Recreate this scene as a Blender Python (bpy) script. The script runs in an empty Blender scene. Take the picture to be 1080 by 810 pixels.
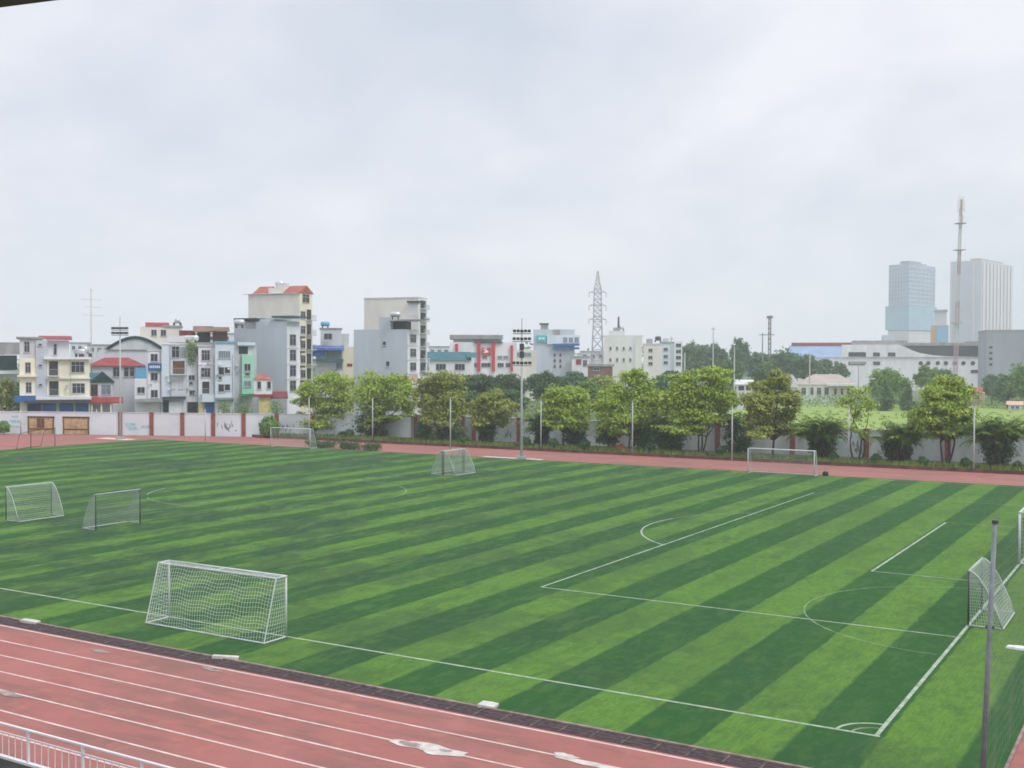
import bpy, math, random
from mathutils import Vector, Matrix
R_ = math.radians
sc = bpy.context.scene
col = sc.collection
rnd = random.Random(7)

# ------------------------------------------------------------------ camera (solved from the pitch markings)
FPX, PITCH, ROLL, YAW = 1188.94, 0.01958, 0.00263, -0.53912
CAM = Vector((6.6335, -29.1064, 9.4554))
_fw = Vector((math.sin(YAW)*math.cos(PITCH), math.cos(YAW)*math.cos(PITCH), -math.sin(PITCH)))
_r = Vector((math.cos(YAW), -math.sin(YAW), 0)); _u = _r.cross(_fw)
CR = _r*math.cos(ROLL)+_u*math.sin(ROLL); CU = -_r*math.sin(ROLL)+_u*math.cos(ROLL)
RH = _r.copy(); FH = Vector((math.sin(YAW), math.cos(YAW), 0)); UP = Vector((0, 0, 1))
cd = bpy.data.cameras.new('camera'); co = bpy.data.objects.new('camera', cd); col.objects.link(co)
cd.sensor_width = 36; cd.lens = 36*FPX/1080; cd.clip_start = 0.1; cd.clip_end = 9000
m = Matrix((CR, CU, -_fw)).transposed().to_4x4(); m.translation = CAM; co.matrix_world = m
sc.camera = co

def ray(px, py): return _fw + CR*((px-540)/FPX) - CU*((py-405)/FPX)
def at(px, py, D):
    "survey helper: the point seen at this pixel at horizontal distance D ahead of the camera"
    d = ray(px, py); return CAM + d*(D/d.dot(FH))
def ground(px, py, z=0):
    d = ray(px, py); return CAM + d*((z-CAM.z)/d.z)
def on_y(px, y, py=440):
    d = ray(px, py); return CAM + d*((y-CAM.y)/d.y)
def dist(p): return (Vector(p)-CAM).dot(FH)
def zat(px, py, D): return at(px, py, D).z

# ------------------------------------------------------------------ materials
def nt(name):
    mt = bpy.data.materials.new(name); mt.use_nodes = True
    return mt, mt.node_tree.nodes, mt.node_tree.links
def mat(name, c, rough=.8, var=.12, scale=1.2, bump=0., metal=0., spec=.3, streak=0., dirt=None):
    mt, N, L = nt(name); b = N['Principled BSDF']
    b.inputs['Roughness'].default_value = rough; b.inputs['Metallic'].default_value = metal
    b.inputs['Specular IOR Level'].default_value = spec
    tc = N.new('ShaderNodeTexCoord'); no = N.new('ShaderNodeTexNoise'); no.inputs['Scale'].default_value = scale
    no.inputs['Detail'].default_value = 5; no.inputs['Roughness'].default_value = .6
    mp = N.new('ShaderNodeMapping'); L.new(tc.outputs['Object'], mp.inputs[0]); L.new(mp.outputs[0], no.inputs['Vector'])
    if streak: mp.inputs['Scale'].default_value = (1, 1, streak)
    rp = N.new('ShaderNodeValToRGB'); rp.color_ramp.elements[0].position = .3; rp.color_ramp.elements[1].position = .7
    d = dirt or [k*(1-var*2) for k in c]
    rp.color_ramp.elements[0].color = (*d, 1); rp.color_ramp.elements[1].color = (*[min(.92, k*(1+var*.5)) for k in c], 1)
    L.new(no.outputs['Fac'], rp.inputs[0]); L.new(rp.outputs[0], b.inputs['Base Color'])
    if bump:
        bp = N.new('ShaderNodeBump'); bp.inputs['Strength'].default_value = bump; bp.inputs['Distance'].default_value = .05
        L.new(no.outputs['Fac'], bp.inputs['Height']); L.new(bp.outputs[0], b.inputs['Normal'])
    return mt
def leafmat(name, a, b_, trans=.22):
    mt, N, L = nt(name); b = N['Principled BSDF']; out = N['Material Output']
    g = N.new('ShaderNodeNewGeometry'); rp = N.new('ShaderNodeValToRGB')
    rp.color_ramp.elements[0].color = (*a, 1); rp.color_ramp.elements[1].color = (*b_, 1)
    L.new(g.outputs['Random Per Island'], rp.inputs[0]); L.new(rp.outputs[0], b.inputs['Base Color'])
    b.inputs['Roughness'].default_value = .55; b.inputs['Specular IOR Level'].default_value = .25
    t = N.new('ShaderNodeBsdfTranslucent'); L.new(rp.outputs[0], t.inputs[0])
    mx = N.new('ShaderNodeMixShader'); mx.inputs[0].default_value = trans
    L.new(b.outputs[0], mx.inputs[1]); L.new(t.outputs[0], mx.inputs[2]); L.new(mx.outputs[0], out.inputs[0])
    return mt
M = {}
def mm(k, *a, **kw): M[k] = mat(k, *a, **kw)
mm('white_wall', (.80, .80, .82), var=.10, scale=.35, streak=.3)
mm('lilac_wall', (.72, .77, .80), var=.07, scale=.3)
mm('grey_wall', (.60, .63, .64), var=.16, scale=.5, streak=.4)
mm('cream', (.82, .78, .60), var=.08, scale=.35, streak=.3)
mm('pale_cream', (.76, .73, .65), var=.09, scale=.3, streak=.3)
mm('bluegrey', (.52, .57, .62), var=.08, scale=.25, streak=.2)
mm('paleblue', (.66, .74, .80), var=.08, scale=.3, streak=.3)
mm('concrete', (.36, .36, .36), var=.2, scale=.5, streak=.4)
mm('lightgrey', (.64, .65, .68), var=.1, scale=.3, streak=.4)
mm('beige', (.74, .73, .73), var=.08, scale=.3, streak=.3)
mm('mint', (.36, .68, .52), var=.08, scale=.4)
mm('teal', (.035, .15, .17), var=.15, scale=.6)
mm('blue', (.04, .13, .36), var=.15, scale=.8)
mm('skyblue', (.16, .42, .62), var=.1, scale=.8)
mm('navy', (.02, .05, .14), var=.15, scale=.8)
mm('redroof', (.31, .05, .05), var=.2, scale=.8)
mm('tileroof', (.42, .12, .08), var=.2, scale=.8)
mm('maroon', (.20, .03, .04), var=.2, scale=.8)
mm('brownroof', (.22, .13, .10), var=.25, scale=.6)
mm('darkmetal', (.06, .06, .065), rough=.5, var=.1, scale=3)
mm('dark', (.035, .037, .04), rough=.6, var=.2, scale=1)
mm('glass', (.035, .042, .05), rough=.3, var=.25, scale=.3, spec=.35)
mm('paleglass', (.20, .26, .32), rough=.15, var=.25, scale=.3, spec=.6)
mm('frame', (.46, .47, .49), rough=.5, var=.05)
mm('red', (.55, .035, .045), rough=.5, var=.08, scale=1)
mm('signwhite', (.80, .80, .80), rough=.5, var=.03)
mm('tealsign', (.06, .50, .52), rough=.4, var=.05)
mm('darkgreen', (.02, .055, .055), rough=.9, var=.25, scale=1)
mm('green_awning', (.10, .32, .16), var=.15)
mm('yellow', (.66, .55, .26), var=.1)
mm('pinkwall', (.66, .42, .34), var=.1, scale=.5)
mm('hiproof', (.44, .375, .34), var=.12, scale=.3)
mm('wood', (.62, .42, .22), var=.25, scale=1.5)
mm('brown', (.16, .07, .035), var=.2, scale=2)
mm('brick', (.33, .105, .075), var=.22, scale=2.5)
mm('galv', (.42, .44, .45), rough=.45, var=.1, scale=3, metal=.3)
mm('polepaint', (.50, .53, .54), rough=.5, var=.1, scale=2)
mm('darkpole', (.21, .24, .255), rough=.5, var=.2, scale=3)
mm('hooppaint', (.50, .55, .52), rough=.5, var=.1, scale=4)
mm('goalpaint', (.58, .62, .62), rough=.4, var=.08, scale=4)
mm('net', (.58, .63, .61), rough=.9, var=.05)
mm('palenet', (.46, .52, .47), rough=.9, var=.05)
mm('greynet', (.22, .24, .21), rough=.9, var=.05)
mm('rust', (.20, .06, .045), rough=.8, var=.25, scale=3)
mm('railpaint', (.76, .74, .74), rough=.45, var=.06, scale=4)
mm('bark', (.09, .07, .055), rough=.95, var=.3, scale=4, bump=.6)
mm('palebark', (.22, .19, .16), rough=.95, var=.3, scale=3, bump=.6)
mm('slab', (.62, .59, .55), rough=.9, var=.15, scale=4)
mm('drain', (.075, .052, .058), rough=.9, var=.35, scale=6)
mm('drainbar', (.15, .115, .11), rough=.9, var=.35, scale=4)
mm('kerb', (.30, .22, .19), rough=.9, var=.25, scale=3)
mm('bedkerb', (.16, .085, .065), rough=.95, var=.35, scale=1.5)
mm('towernet', (.32, .50, .60), rough=.9, var=.1, scale=.05)
mm('towergrey', (.36, .46, .58), rough=.8, var=.12, scale=.06)
mm('towerwhite', (.62, .61, .61), rough=.8, var=.05, scale=.05)
mm('towerpalegrey', (.52, .56, .62), rough=.8, var=.06, scale=.05)  # light blue-grey of tower walls, floor slabs and a roof room
mm('curtainwall', (.03, .045, .055), rough=.25, var=.3, scale=.25, spec=.5)
mm('fadedred', (.46, .16, .14), var=.1)
mm('palered', (.52, .36, .36), var=.1)
mm('midgrey', (.34, .37, .41), var=.1, scale=.2, streak=.3)
mm('orange', (.55, .30, .14), var=.1)
mm('bluehall', (.25, .36, .52), var=.1, scale=.2)
mm('tank', (.6, .62, .64), rough=.3, metal=.4)
mm('muralteal', (.45, .66, .68), var=.15, scale=2)
mm('muralink', (.24, .26, .27), var=.2, scale=2)
mm('worn', (.62, .57, .52), rough=.95, var=.2, scale=3)
mm('worngrey', (.36, .29, .265), rough=.95, var=.3, scale=3)
mm('soil', (.10, .10, .055), rough=1, var=.35, scale=.8)
mm('terrace', (.035, .036, .03), rough=.95, var=.3, scale=1)
mm('ceiling', (.16, .14, .13), rough=.9, var=.1)
mm('redcloth', (.50, .09, .05), var=.15)

M['leaf_light'] = leafmat('leaf_light', (.175, .28, .030), (.45, .58, .085))
M['leaf_mid'] = leafmat('leaf_mid', (.085, .185, .035), (.22, .37, .075))
M['leaf_olive'] = leafmat('leaf_olive', (.17, .225, .045), (.42, .47, .10))
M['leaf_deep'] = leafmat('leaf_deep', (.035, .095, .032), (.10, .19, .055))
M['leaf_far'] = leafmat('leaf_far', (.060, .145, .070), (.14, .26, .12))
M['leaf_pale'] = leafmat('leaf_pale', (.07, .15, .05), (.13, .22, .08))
M['frond'] = leafmat('frond', (.09, .18, .025), (.28, .40, .07))
M['grassblade'] = leafmat('grassblade', (.09, .15, .03), (.24, .33, .06))

# turf: mown bands across the pitch, worn and greyer to the left, brush marks
def turf_material():
    mt, N, L = nt('turf'); b = N['Principled BSDF']
    b.inputs['Roughness'].default_value = .9; b.inputs['Specular IOR Level'].default_value = 0
    b.inputs['Sheen Weight'].default_value = .04; b.inputs['Sheen Roughness'].default_value = .6
    g = N.new('ShaderNodeNewGeometry'); s = N.new('ShaderNodeSeparateXYZ'); L.new(g.outputs['Position'], s.inputs[0])
    def math_(op, a, b_=None, c=None):
        n = N.new('ShaderNodeMath'); n.operation = op
        for i, v in enumerate((a, b_, c)):
            if v is None: continue
            if isinstance(v, (int, float)): n.inputs[i].default_value = v
            else: L.new(v, n.inputs[i])
        return n.outputs[0]
    def noise(scale, detail=4, rough=.6, sc3=(1, 1, 1)):
        mp = N.new('ShaderNodeMapping'); mp.inputs['Scale'].default_value = sc3; L.new(g.outputs['Position'], mp.inputs[0])
        n = N.new('ShaderNodeTexNoise'); n.inputs['Scale'].default_value = scale; n.inputs['Detail'].default_value = detail
        n.inputs['Roughness'].default_value = rough; L.new(mp.outputs[0], n.inputs['Vector']); return n.outputs['Fac']
    def maprange(v, a, b_, c, d):
        n = N.new('ShaderNodeMapRange'); L.new(v, n.inputs[0])
        for i, k in enumerate((a, b_, c, d)): n.inputs[i+1].default_value = k
        return n.outputs[0]
    def mix(f, a, b_, mode='MIX'):
        n = N.new('ShaderNodeMix'); n.data_type = 'RGBA'; n.blend_type = mode
        if isinstance(f, (int, float)): n.inputs[0].default_value = f
        else: L.new(f, n.inputs[0])
        for i, v in ((6, a), (7, b_)):
            if isinstance(v, tuple): n.inputs[i].default_value = (*v, 1)
            else: L.new(v, n.inputs[i])
        return n.outputs[2]
    wob = math_('MULTIPLY', math_('SUBTRACT', noise(1.2, 5), .5), .28)
    x = math_('ADD', math_('ADD', s.outputs[0], -.2), wob)
    k = math_('FLOORED_MODULO', math_('DIVIDE', x, 1.957), 2.0)   # 0..1 light, 1..2 dark
    edge = maprange(math_('ABSOLUTE', math_('SUBTRACT', k, 1.5)), .47, .53, 1, 0)
    nz = noise(.35, 6, .65); fine = noise(9, 4, .7)
    brush = noise(1.0, 5, .7, (.18, 1.6, 1))
    light = mix(nz, (.094, .202, .028), (.138, .262, .044)); dark = mix(nz, (.014, .072, .018), (.025, .098, .024))
    c = mix(edge, light, dark)
    # worn, dirt-filled turf: more of it on the left half of the pitch
    left = maprange(s.outputs[0], -6, -42, .32, 1.0)
    zone = maprange(noise(.035, 3, .5), .42, .55, .65, 1.0)
    patch = maprange(noise(.14, 10, .74, (1, .6, 1)), .475, .55, 0, .9)
    c = mix(math_('MULTIPLY', math_('MULTIPLY', patch, left), zone), c, (.022, .046, .037))
    scuff = maprange(noise(.5, 9, .76, (1.6, .45, 1)), .52, .57, 0, .85)
    c = mix(math_('MULTIPLY', scuff, left), c, (.036, .085, .034))
    rub = maprange(noise(.8, 9, .76, (1.3, .40, 1)), .53, .585, 0, .6)
    c = mix(math_('MULTIPLY', rub, left), c, (.130, .215, .062))
    spots = maprange(noise(.30, 10, .78), .555, .62, 0, .7)
    c = mix(math_('MULTIPLY', spots, maprange(s.outputs[0], 2, -30, .6, 1)), c, (.040, .078, .030))
    mott = maprange(noise(2.2, 8, .75, (1, .6, 1)), .48, .58, 0, .5)
    c = mix(mott, c, (.060, .125, .032))
    pile = maprange(noise(5, 3, .7, (3, .25, 1)), .40, .60, 0, .30)
    c = mix(pile, c, (.030, .092, .018))
    c = mix(maprange(fine, .35, .65, .0, .30), c, (.030, .085, .022))
    L.new(c, b.inputs['Base Color'])
    bp = N.new('ShaderNodeBump'); bp.inputs['Strength'].default_value = .35; bp.inputs['Distance'].default_value = .03
    L.new(fine, bp.inputs['Height']); L.new(bp.outputs[0], b.inputs['Normal'])
    return mt
M['turf'] = turf_material()

def layered(name, base, layers, rough=.9, bump=.15):
    "base colour with several noise layers: (scale, lo, hi, amount, colour, xyz scale)"
    mt, N, L = nt(name); b = N['Principled BSDF']; b.inputs['Roughness'].default_value = rough
    b.inputs['Specular IOR Level'].default_value = .2
    g = N.new('ShaderNodeNewGeometry'); c = None
    for scale, lo, hi, amt, colr, s3 in layers:
        mp = N.new('ShaderNodeMapping'); mp.inputs['Scale'].default_value = s3; L.new(g.outputs['Position'], mp.inputs[0])
        n = N.new('ShaderNodeTexNoise'); n.inputs['Scale'].default_value = scale; n.inputs['Detail'].default_value = 6
        n.inputs['Roughness'].default_value = .65; L.new(mp.outputs[0], n.inputs['Vector'])
        r = N.new('ShaderNodeMapRange'); L.new(n.outputs['Fac'], r.inputs[0])
        for i, k in enumerate((lo, hi, 0, amt)): r.inputs[i+1].default_value = k
        x = N.new('ShaderNodeMix'); x.data_type = 'RGBA'; L.new(r.outputs[0], x.inputs[0])
        if c is None: x.inputs[6].default_value = (*base, 1)
        else: L.new(c, x.inputs[6])
        x.inputs[7].default_value = (*colr, 1); c = x.outputs[2]
    L.new(c, b.inputs['Base Color'])
    if bump:
        bp = N.new('ShaderNodeBump'); bp.inputs['Strength'].default_value = bump; bp.inputs['Distance'].default_value = .02
        L.new(n.outputs['Fac'], bp.inputs['Height']); L.new(bp.outputs[0], b.inputs['Normal'])
    return mt
M['track'] = layered('track', (.335, .135, .115), [
    (.5, .42, .60, .55, (.31, .112, .098), (1, 1, 1)), (.30, .49, .575, .75, (.20, .112, .095), (.45, 2.0, 1)), (.9, .53, .60, .6, (.20, .11, .095), (.4, 1.6, 1)), (2.2, .54, .60, .5, (.24, .125, .105), (.6, 1.3, 1)),
    (1.1, .55, .66, .5, (.43, .175, .125), (1, 1, 1)), (.2, .48, .60, .45, (.37, .155, .135), (1, 1, 1)), (16, .38, .62, .30, (.30, .11, .10), (1, 1, 1))])
M['ground'] = layered('ground', (.16, .16, .12), [(.02, .4, .6, .8, (.09, .14, .05), (1, 1, 1)), (.3, .3, .7, .5, (.12, .12, .09), (1, 1, 1))])
M['field'] = layered('field', (.25, .35, .085), [(.05, .4, .65, .8, (.17, .27, .055), (1, 1, 1)), (.35, .45, .7, .6, (.27, .33, .09), (1, 1, 1)), (.06, .6, .75, .7, (.22, .18, .10), (1, 1, 1))])
def paint(name, c, keep):
    mt, N, L = nt(name); b = N['Principled BSDF']; b.inputs['Base Color'].default_value = (*c, 1); b.inputs['Roughness'].default_value = .8
    g = N.new('ShaderNodeNewGeometry'); n = N.new('ShaderNodeTexNoise'); n.inputs['Scale'].default_value = 1.6; n.inputs['Detail'].default_value = 7
    n.inputs['Roughness'].default_value = .75; L.new(g.outputs['Position'], n.inputs['Vector'])
    r = N.new('ShaderNodeMapRange'); L.new(n.outputs['Fac'], r.inputs[0])
    r.inputs[1].default_value = .35; r.inputs[2].default_value = .65; r.inputs[3].default_value = keep[0]; r.inputs[4].default_value = keep[1]
    t = N.new('ShaderNodeBsdfTransparent'); x = N.new('ShaderNodeMixShader')
    L.new(r.outputs[0], x.inputs[0]); L.new(t.outputs[0], x.inputs[1]); L.new(b.outputs[0], x.inputs[2]); L.new(x.outputs[0], N['Material Output'].inputs[0])
    return mt
M['linepaint'] = paint('linepaint', (.46, .55, .42), (.40, .90))
M['fadedpaint'] = paint('fadedpaint', (.50, .58, .44), (.10, .55))
M['lanepaint'] = paint('lanepaint', (.72, .57, .53), (.6, 1.0))

# ------------------------------------------------------------------ mesh builder
class MB:
    def __init__(s): s.v = []; s.f = []; s.smooth = False
    def box(s, x0, x1, y0, y1, z0, z1):
        n = len(s.v)
        s.v += [(x0, y0, z0), (x1, y0, z0), (x1, y1, z0), (x0, y1, z0), (x0, y0, z1), (x1, y0, z1), (x1, y1, z1), (x0, y1, z1)]
        s.f += [tuple(n+i for i in q) for q in ((3, 2, 1, 0), (4, 5, 6, 7), (0, 1, 5, 4), (1, 2, 6, 5), (2, 3, 7, 6), (3, 0, 4, 7))]
        return s
    def poly(s, pts):
        n = len(s.v); s.v += [tuple(p) for p in pts]; s.f.append(tuple(range(n, n+len(pts)))); return s
    def extrude(s, pts, off):
        "closed prism: polygon pts swept by vector off"
        n = len(s.v); k = len(pts); off = Vector(off)
        s.v += [tuple(p) for p in pts] + [tuple(Vector(p)+off) for p in pts]
        s.f.append(tuple(range(n+k-1, n-1, -1))); s.f.append(tuple(range(n+k, n+2*k)))
        for i in range(k):
            j = (i+1) % k; s.f.append((n+i, n+j, n+k+j, n+k+i))
        return s
    def tube(s, pts, r, n=6, cap=True):
        pts = [Vector(p) for p in pts]; rs = r if isinstance(r, (list, tuple)) else [r]*len(pts)
        b = len(s.v)
        for i, p in enumerate(pts):
            t = (pts[min(i+1, len(pts)-1)]-pts[max(i-1, 0)])
            t = t.normalized() if t.length > 1e-9 else Vector((0, 0, 1))
            a = t.cross(Vector((0, 0, 1)) if abs(t.z) < .9 else Vector((1, 0, 0))).normalized(); c = t.cross(a)
            for k in range(n):
                th = 2*math.pi*(k+.5)/n; s.v.append(tuple(p+(a*math.cos(th)+c*math.sin(th))*rs[i]))
        for i in range(len(pts)-1):
            for k in range(n):
                q = (k+1) % n; s.f.append((b+i*n+k, b+i*n+q, b+(i+1)*n+q, b+(i+1)*n+k))
        if cap:
            s.f.append(tuple(b+k for k in range(n-1, -1, -1))); e = b+(len(pts)-1)*n; s.f.append(tuple(e+k for k in range(n)))
        return s
    def build(s, name, material, parent=None, smooth=False, loc=None):
        me = bpy.data.meshes.new(name); me.from_pydata(s.v, [], s.f); me.update()
        me.materials.append(M[material] if isinstance(material, str) else material)
        if smooth or s.smooth:
            for p in me.polygons: p.use_smooth = True
        o = bpy.data.objects.new(name, me); col.objects.link(o)
        if parent: o.parent = parent
        if loc: o.location = loc
        return o
def tag(o, label=None, cat=None, group=None, kind=None):
    for k, v in (('label', label), ('category', cat), ('group', group), ('kind', kind)):
        if v: o[k] = v
    return o
def thing(name, label, cat, loc=(0, 0, 0), rz=0, group=None):
    o = bpy.data.objects.new(name, None); col.objects.link(o); o.location = loc; o.rotation_euler = (0, 0, rz)
    return tag(o, label, cat, group)
KIDS = {}
def copy_tree(o, loc, rz=None, label=None, scale=None):
    def cp(a, par):
        c = a.copy(); col.objects.link(c); c.parent = par
        for ch in [q for q in a.children]: cp(ch, c)
        return c
    c = cp(o, None); c.location = loc
    if rz is not None: c.rotation_euler = (0, 0, rz)
    if label: c['label'] = label
    if scale: c.scale = (scale,)*3
    return c
def struct(name, mb, material): return tag(mb.build(name, material), kind='structure')

# ------------------------------------------------------------------ setting: ground, track, turf, markings
g = MB(); n = 64
g.poly([(1300*math.cos(2*math.pi*i/n)-300, 1300*math.sin(2*math.pi*i/n)+500, -.03) for i in range(n)])
struct('ground', g, 'ground')
WALL_A, WALL_B, WALL_C = Vector((-152, 51.6, 0)), Vector((-75, 83.2, 0)), Vector((70, 84.6, 0))
struct('running_track', MB().poly([(45, -12.3, 0), (45, 75.0, 0), (-92, 75.0, 0), (-95, 74.6, 0), (-152, 51.0, 0), (-152, -12.3, 0)]), 'track')
TX0, TX1, TY0, TY1 = -101, 3.1, -3.2, 65.2
struct('pitch', MB().poly([(TX1, TY0, .006), (TX1, TY1, .006), (TX0+1.5, TY1, .006), (TX0, TY1-4, .006), (TX0, TY0, .006)]), 'turf')
struct('turf_edging', MB().box(TX0, TX1+.08, TY0-.1, TY0, 0, .05).box(TX0, TX1, TY1, TY1+.12, 0, .03).box(TX1, TX1+.08, TY0, TY1, 0, .03), 'kerb')
# drainage channel along the near side, with gratings
d = MB().box(-140, 12, -3.92, -3.3, -.02, .012)
struct('drainage_channel', d, 'drain')
d = MB()
x = -60.
while x < 10:
    d.box(x, x+.05, -3.9, -3.32, .012, .03)
    x += .86 + rnd.uniform(-.05, .05)
for yy in (-3.72, -3.52): d.box(-60, 10, yy-.012, yy+.012, .0125, .024)
struct('drain_grating', d, 'drainbar')
# pitch lines
LW, PL, PW = .105, 99.25, 64.32
def strip(mb, pts, w, z):
    for i in range(len(pts)-1):
        a, b = Vector((*pts[i], z)), Vector((*pts[i+1], z)); t = (b-a).normalized(); nrm = Vector((-t.y, t.x, 0))*w/2
        mb.poly([a-nrm, b-nrm, b+nrm, a+nrm])
def arc(cx, cy, r, a0, a1, n=48): return [(cx+r*math.cos(a0+(a1-a0)*i/n), cy+r*math.sin(a0+(a1-a0)*i/n)) for i in range(n+1)]
cY = PW/2
ln = MB(); Z1 = .0105
strip(ln, [(0.1, 0), (-PL, 0)], LW, Z1); strip(ln, [(0, -.05), (0, PW)], .115, Z1+.0005)
strip(ln, [(-16.5, cY-20.16), (-16.5, cY+20.16)], .09, Z1+.001)
strip(ln, [(-5.5, cY-9.16), (-5.5, cY+9.16)], .12, Z1+.001)
strip(ln, [(-.1, cY-20.16), (-16.44, cY-20.16)], .09, Z1+.0015)
ln2 = arc(-11, cY, 9.15, math.pi-.926, math.pi+.926); k = len(ln2)//2
strip(ln, ln2[k-6:], LW, Z1+.002)
strip(ln, arc(0, 0, 1, math.pi/2, math.pi, 16), .09, Z1+.0025)
strip(ln, arc(-PL/2, cY, 9.15, math.pi*1.10, math.pi*1.24, 16), .09, Z1)
strip(ln, [(-.1, cY-9.16), (-5.43, cY-9.16)], .075, Z1+.003)
struct('pitch_lines', ln, 'linepaint')
fl = MB()
strip(fl, [(-.1, cY+20.16), (-16.44, cY+20.16)], .1, Z1); pass
strip(fl, [(-.1, cY+9.16), (-5.43, cY+9.16)], .1, Z1); strip(fl, ln2[:k-5], .1, Z1)
strip(fl, [(0, PW), (-PL, PW)], .1, Z1+.0005); strip(fl, [(-PL/2, .1), (-PL/2, PW)], .09, Z1+.001)
strip(fl, arc(-PL/2, cY, 9.15, -math.pi*.70, math.pi*1.04, 64), .09, Z1+.0015)
strip(fl, arc(0, 15.2, 6.05, math.pi*.52, math.pi*1.49, 40), .05, Z1+.002)
strip(fl, arc(0, 0, .62, math.pi/2, math.pi, 12), .07, Z1+.0025)
for s in (16.5, 5.5):
    w = 20.16 if s > 10 else 9.16
    strip(fl, [(-PL+s, cY-w), (-PL+s, cY+w)], .1, Z1+.003); strip(fl, [(-PL, cY-w), (-PL+s, cY-w)], .1, Z1+.0035); strip(fl, [(-PL, cY+w), (-PL+s, cY+w)], .1, Z1+.0035)
strip(fl, [(-PL, 0), (-PL, PW)], .12, Z1+.004)
struct('faded_lines', fl, 'fadedpaint')
tl = MB()
strip(tl, [(-140, -4.08), (30, -4.08)], .085, .006)
for k in range(1, 7): strip(tl, [(-140, -4.25-1.19*k), (30, -4.25-1.19*k)], .075, .006)
for k in range(1, 7): strip(tl, [(-88, 66.2+1.2*k), (35, 66.2+1.2*k)], .05, .006)
struct('lane_lines', tl, 'lanepaint')
pad = MB()
for (x0, x1, y0, y1) in ((-53.5, -46.8, 65.4, 66.4), (-107.5, -102, 62.6, 64.4)): pad.poly([(x0, y0, .006), (x1, y0, .006), (x1, y1, .006), (x0, y1, .006)])
struct('concrete_pad', pad, 'slab')
# bare and patched places in the track surface
def blob(cx, cy, rx, ry, z, seed, lobes=26):
    r = random.Random(seed); ph = [r.uniform(0, 6.28) for _ in range(5)]
    return [(cx+rx*math.cos(t)*(1+sum(.10*math.sin((k+2)*t+ph[k]) for k in range(5))), cy+ry*math.sin(t)*(1+sum(.10*math.cos((k+2)*t+ph[k]) for k in range(5))), z)
            for t in [2*math.pi*i/lobes for i in range(lobes)]]
wp = MB().poly(blob(-8.95, -6.62, .85, .30, .012, 1)).poly(blob(-9.75, -6.66, .55, .2, .0125, 2)).poly(blob(-5.3, -5.55, .8, .14, .012, 3)).poly(blob(-6.05, -5.35, .3, .12, .0125, 4))
struct('bare_patch', wp, 'worn')
wg = MB().poly(blob(-9.72, -6.64, .35, .13, .016, 5)).poly(blob(-8.7, -6.58, .2, .09, .016, 6)).poly(blob(-18.9, -4.32, .42, .13, .012, 7)).poly(blob(-23.6, -4.65, .4, .14, .012, 8)).poly(blob(-22.0, -9.15, .6, .15, .012, 9))
struct('patched_asphalt', wg, 'worngrey')
# planting bed between far track and wall, with its kerb
struct('planting_bed', MB().poly([(70, 75.25, .14), (70, 84.5, .14), (-75, 83.0, .14), (-93.5, 75.25, .14)]), 'soil')
struct('bed_kerb', MB().box(-93.5, 70, 75.0, 75.24, -.02, .30), 'bedkerb')
struct('field', MB().poly([(-42, 85.5, 0), (-115, 215, 0), (-40, 238, 0), (60, 240, 0), (140, 180, 0), (140, 85.5, 0)]), 'field')
struct('spectator_terrace', MB().box(-60, 40, -16.0, -12.45, -.6, -.02), 'terrace')

# tufts on the bed and in the field (uncountable)
def tufts(name, label, pts, mname, h=(.25, .55), w=.09, per=7):
    mb = MB()
    for (x, y, z) in pts:
        for _ in range(per):
            a = rnd.uniform(0, 6.28); hh = rnd.uniform(*h); dx, dy = math.cos(a), math.sin(a); ox, oy = rnd.gauss(0, .18), rnd.gauss(0, .18)
            t = rnd.uniform(.1, .5)*hh
            mb.poly([(x+ox-dy*w, y+oy+dx*w, z), (x+ox+dy*w, y+oy-dx*w, z), (x+ox+dx*t, y+oy+dy*t, z+hh)])
    return tag(mb.build(name, mname), label, 'grass', kind='stuff')
tufts('bed_grass', 'low scrubby grass growing in the bed below the boundary wall', [(rnd.uniform(-90, 12), rnd.uniform(75.5, 78.5), .14) for _ in range(1500)], 'grassblade')
tufts('field_grass', 'bright rough grass of the open field behind the wall', [(rnd.uniform(-60, 60), 86+abs(rnd.gauss(0, 1))*45, 0) for _ in range(2600)], 'grassblade', (.2, .5), .07, 9)

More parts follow.
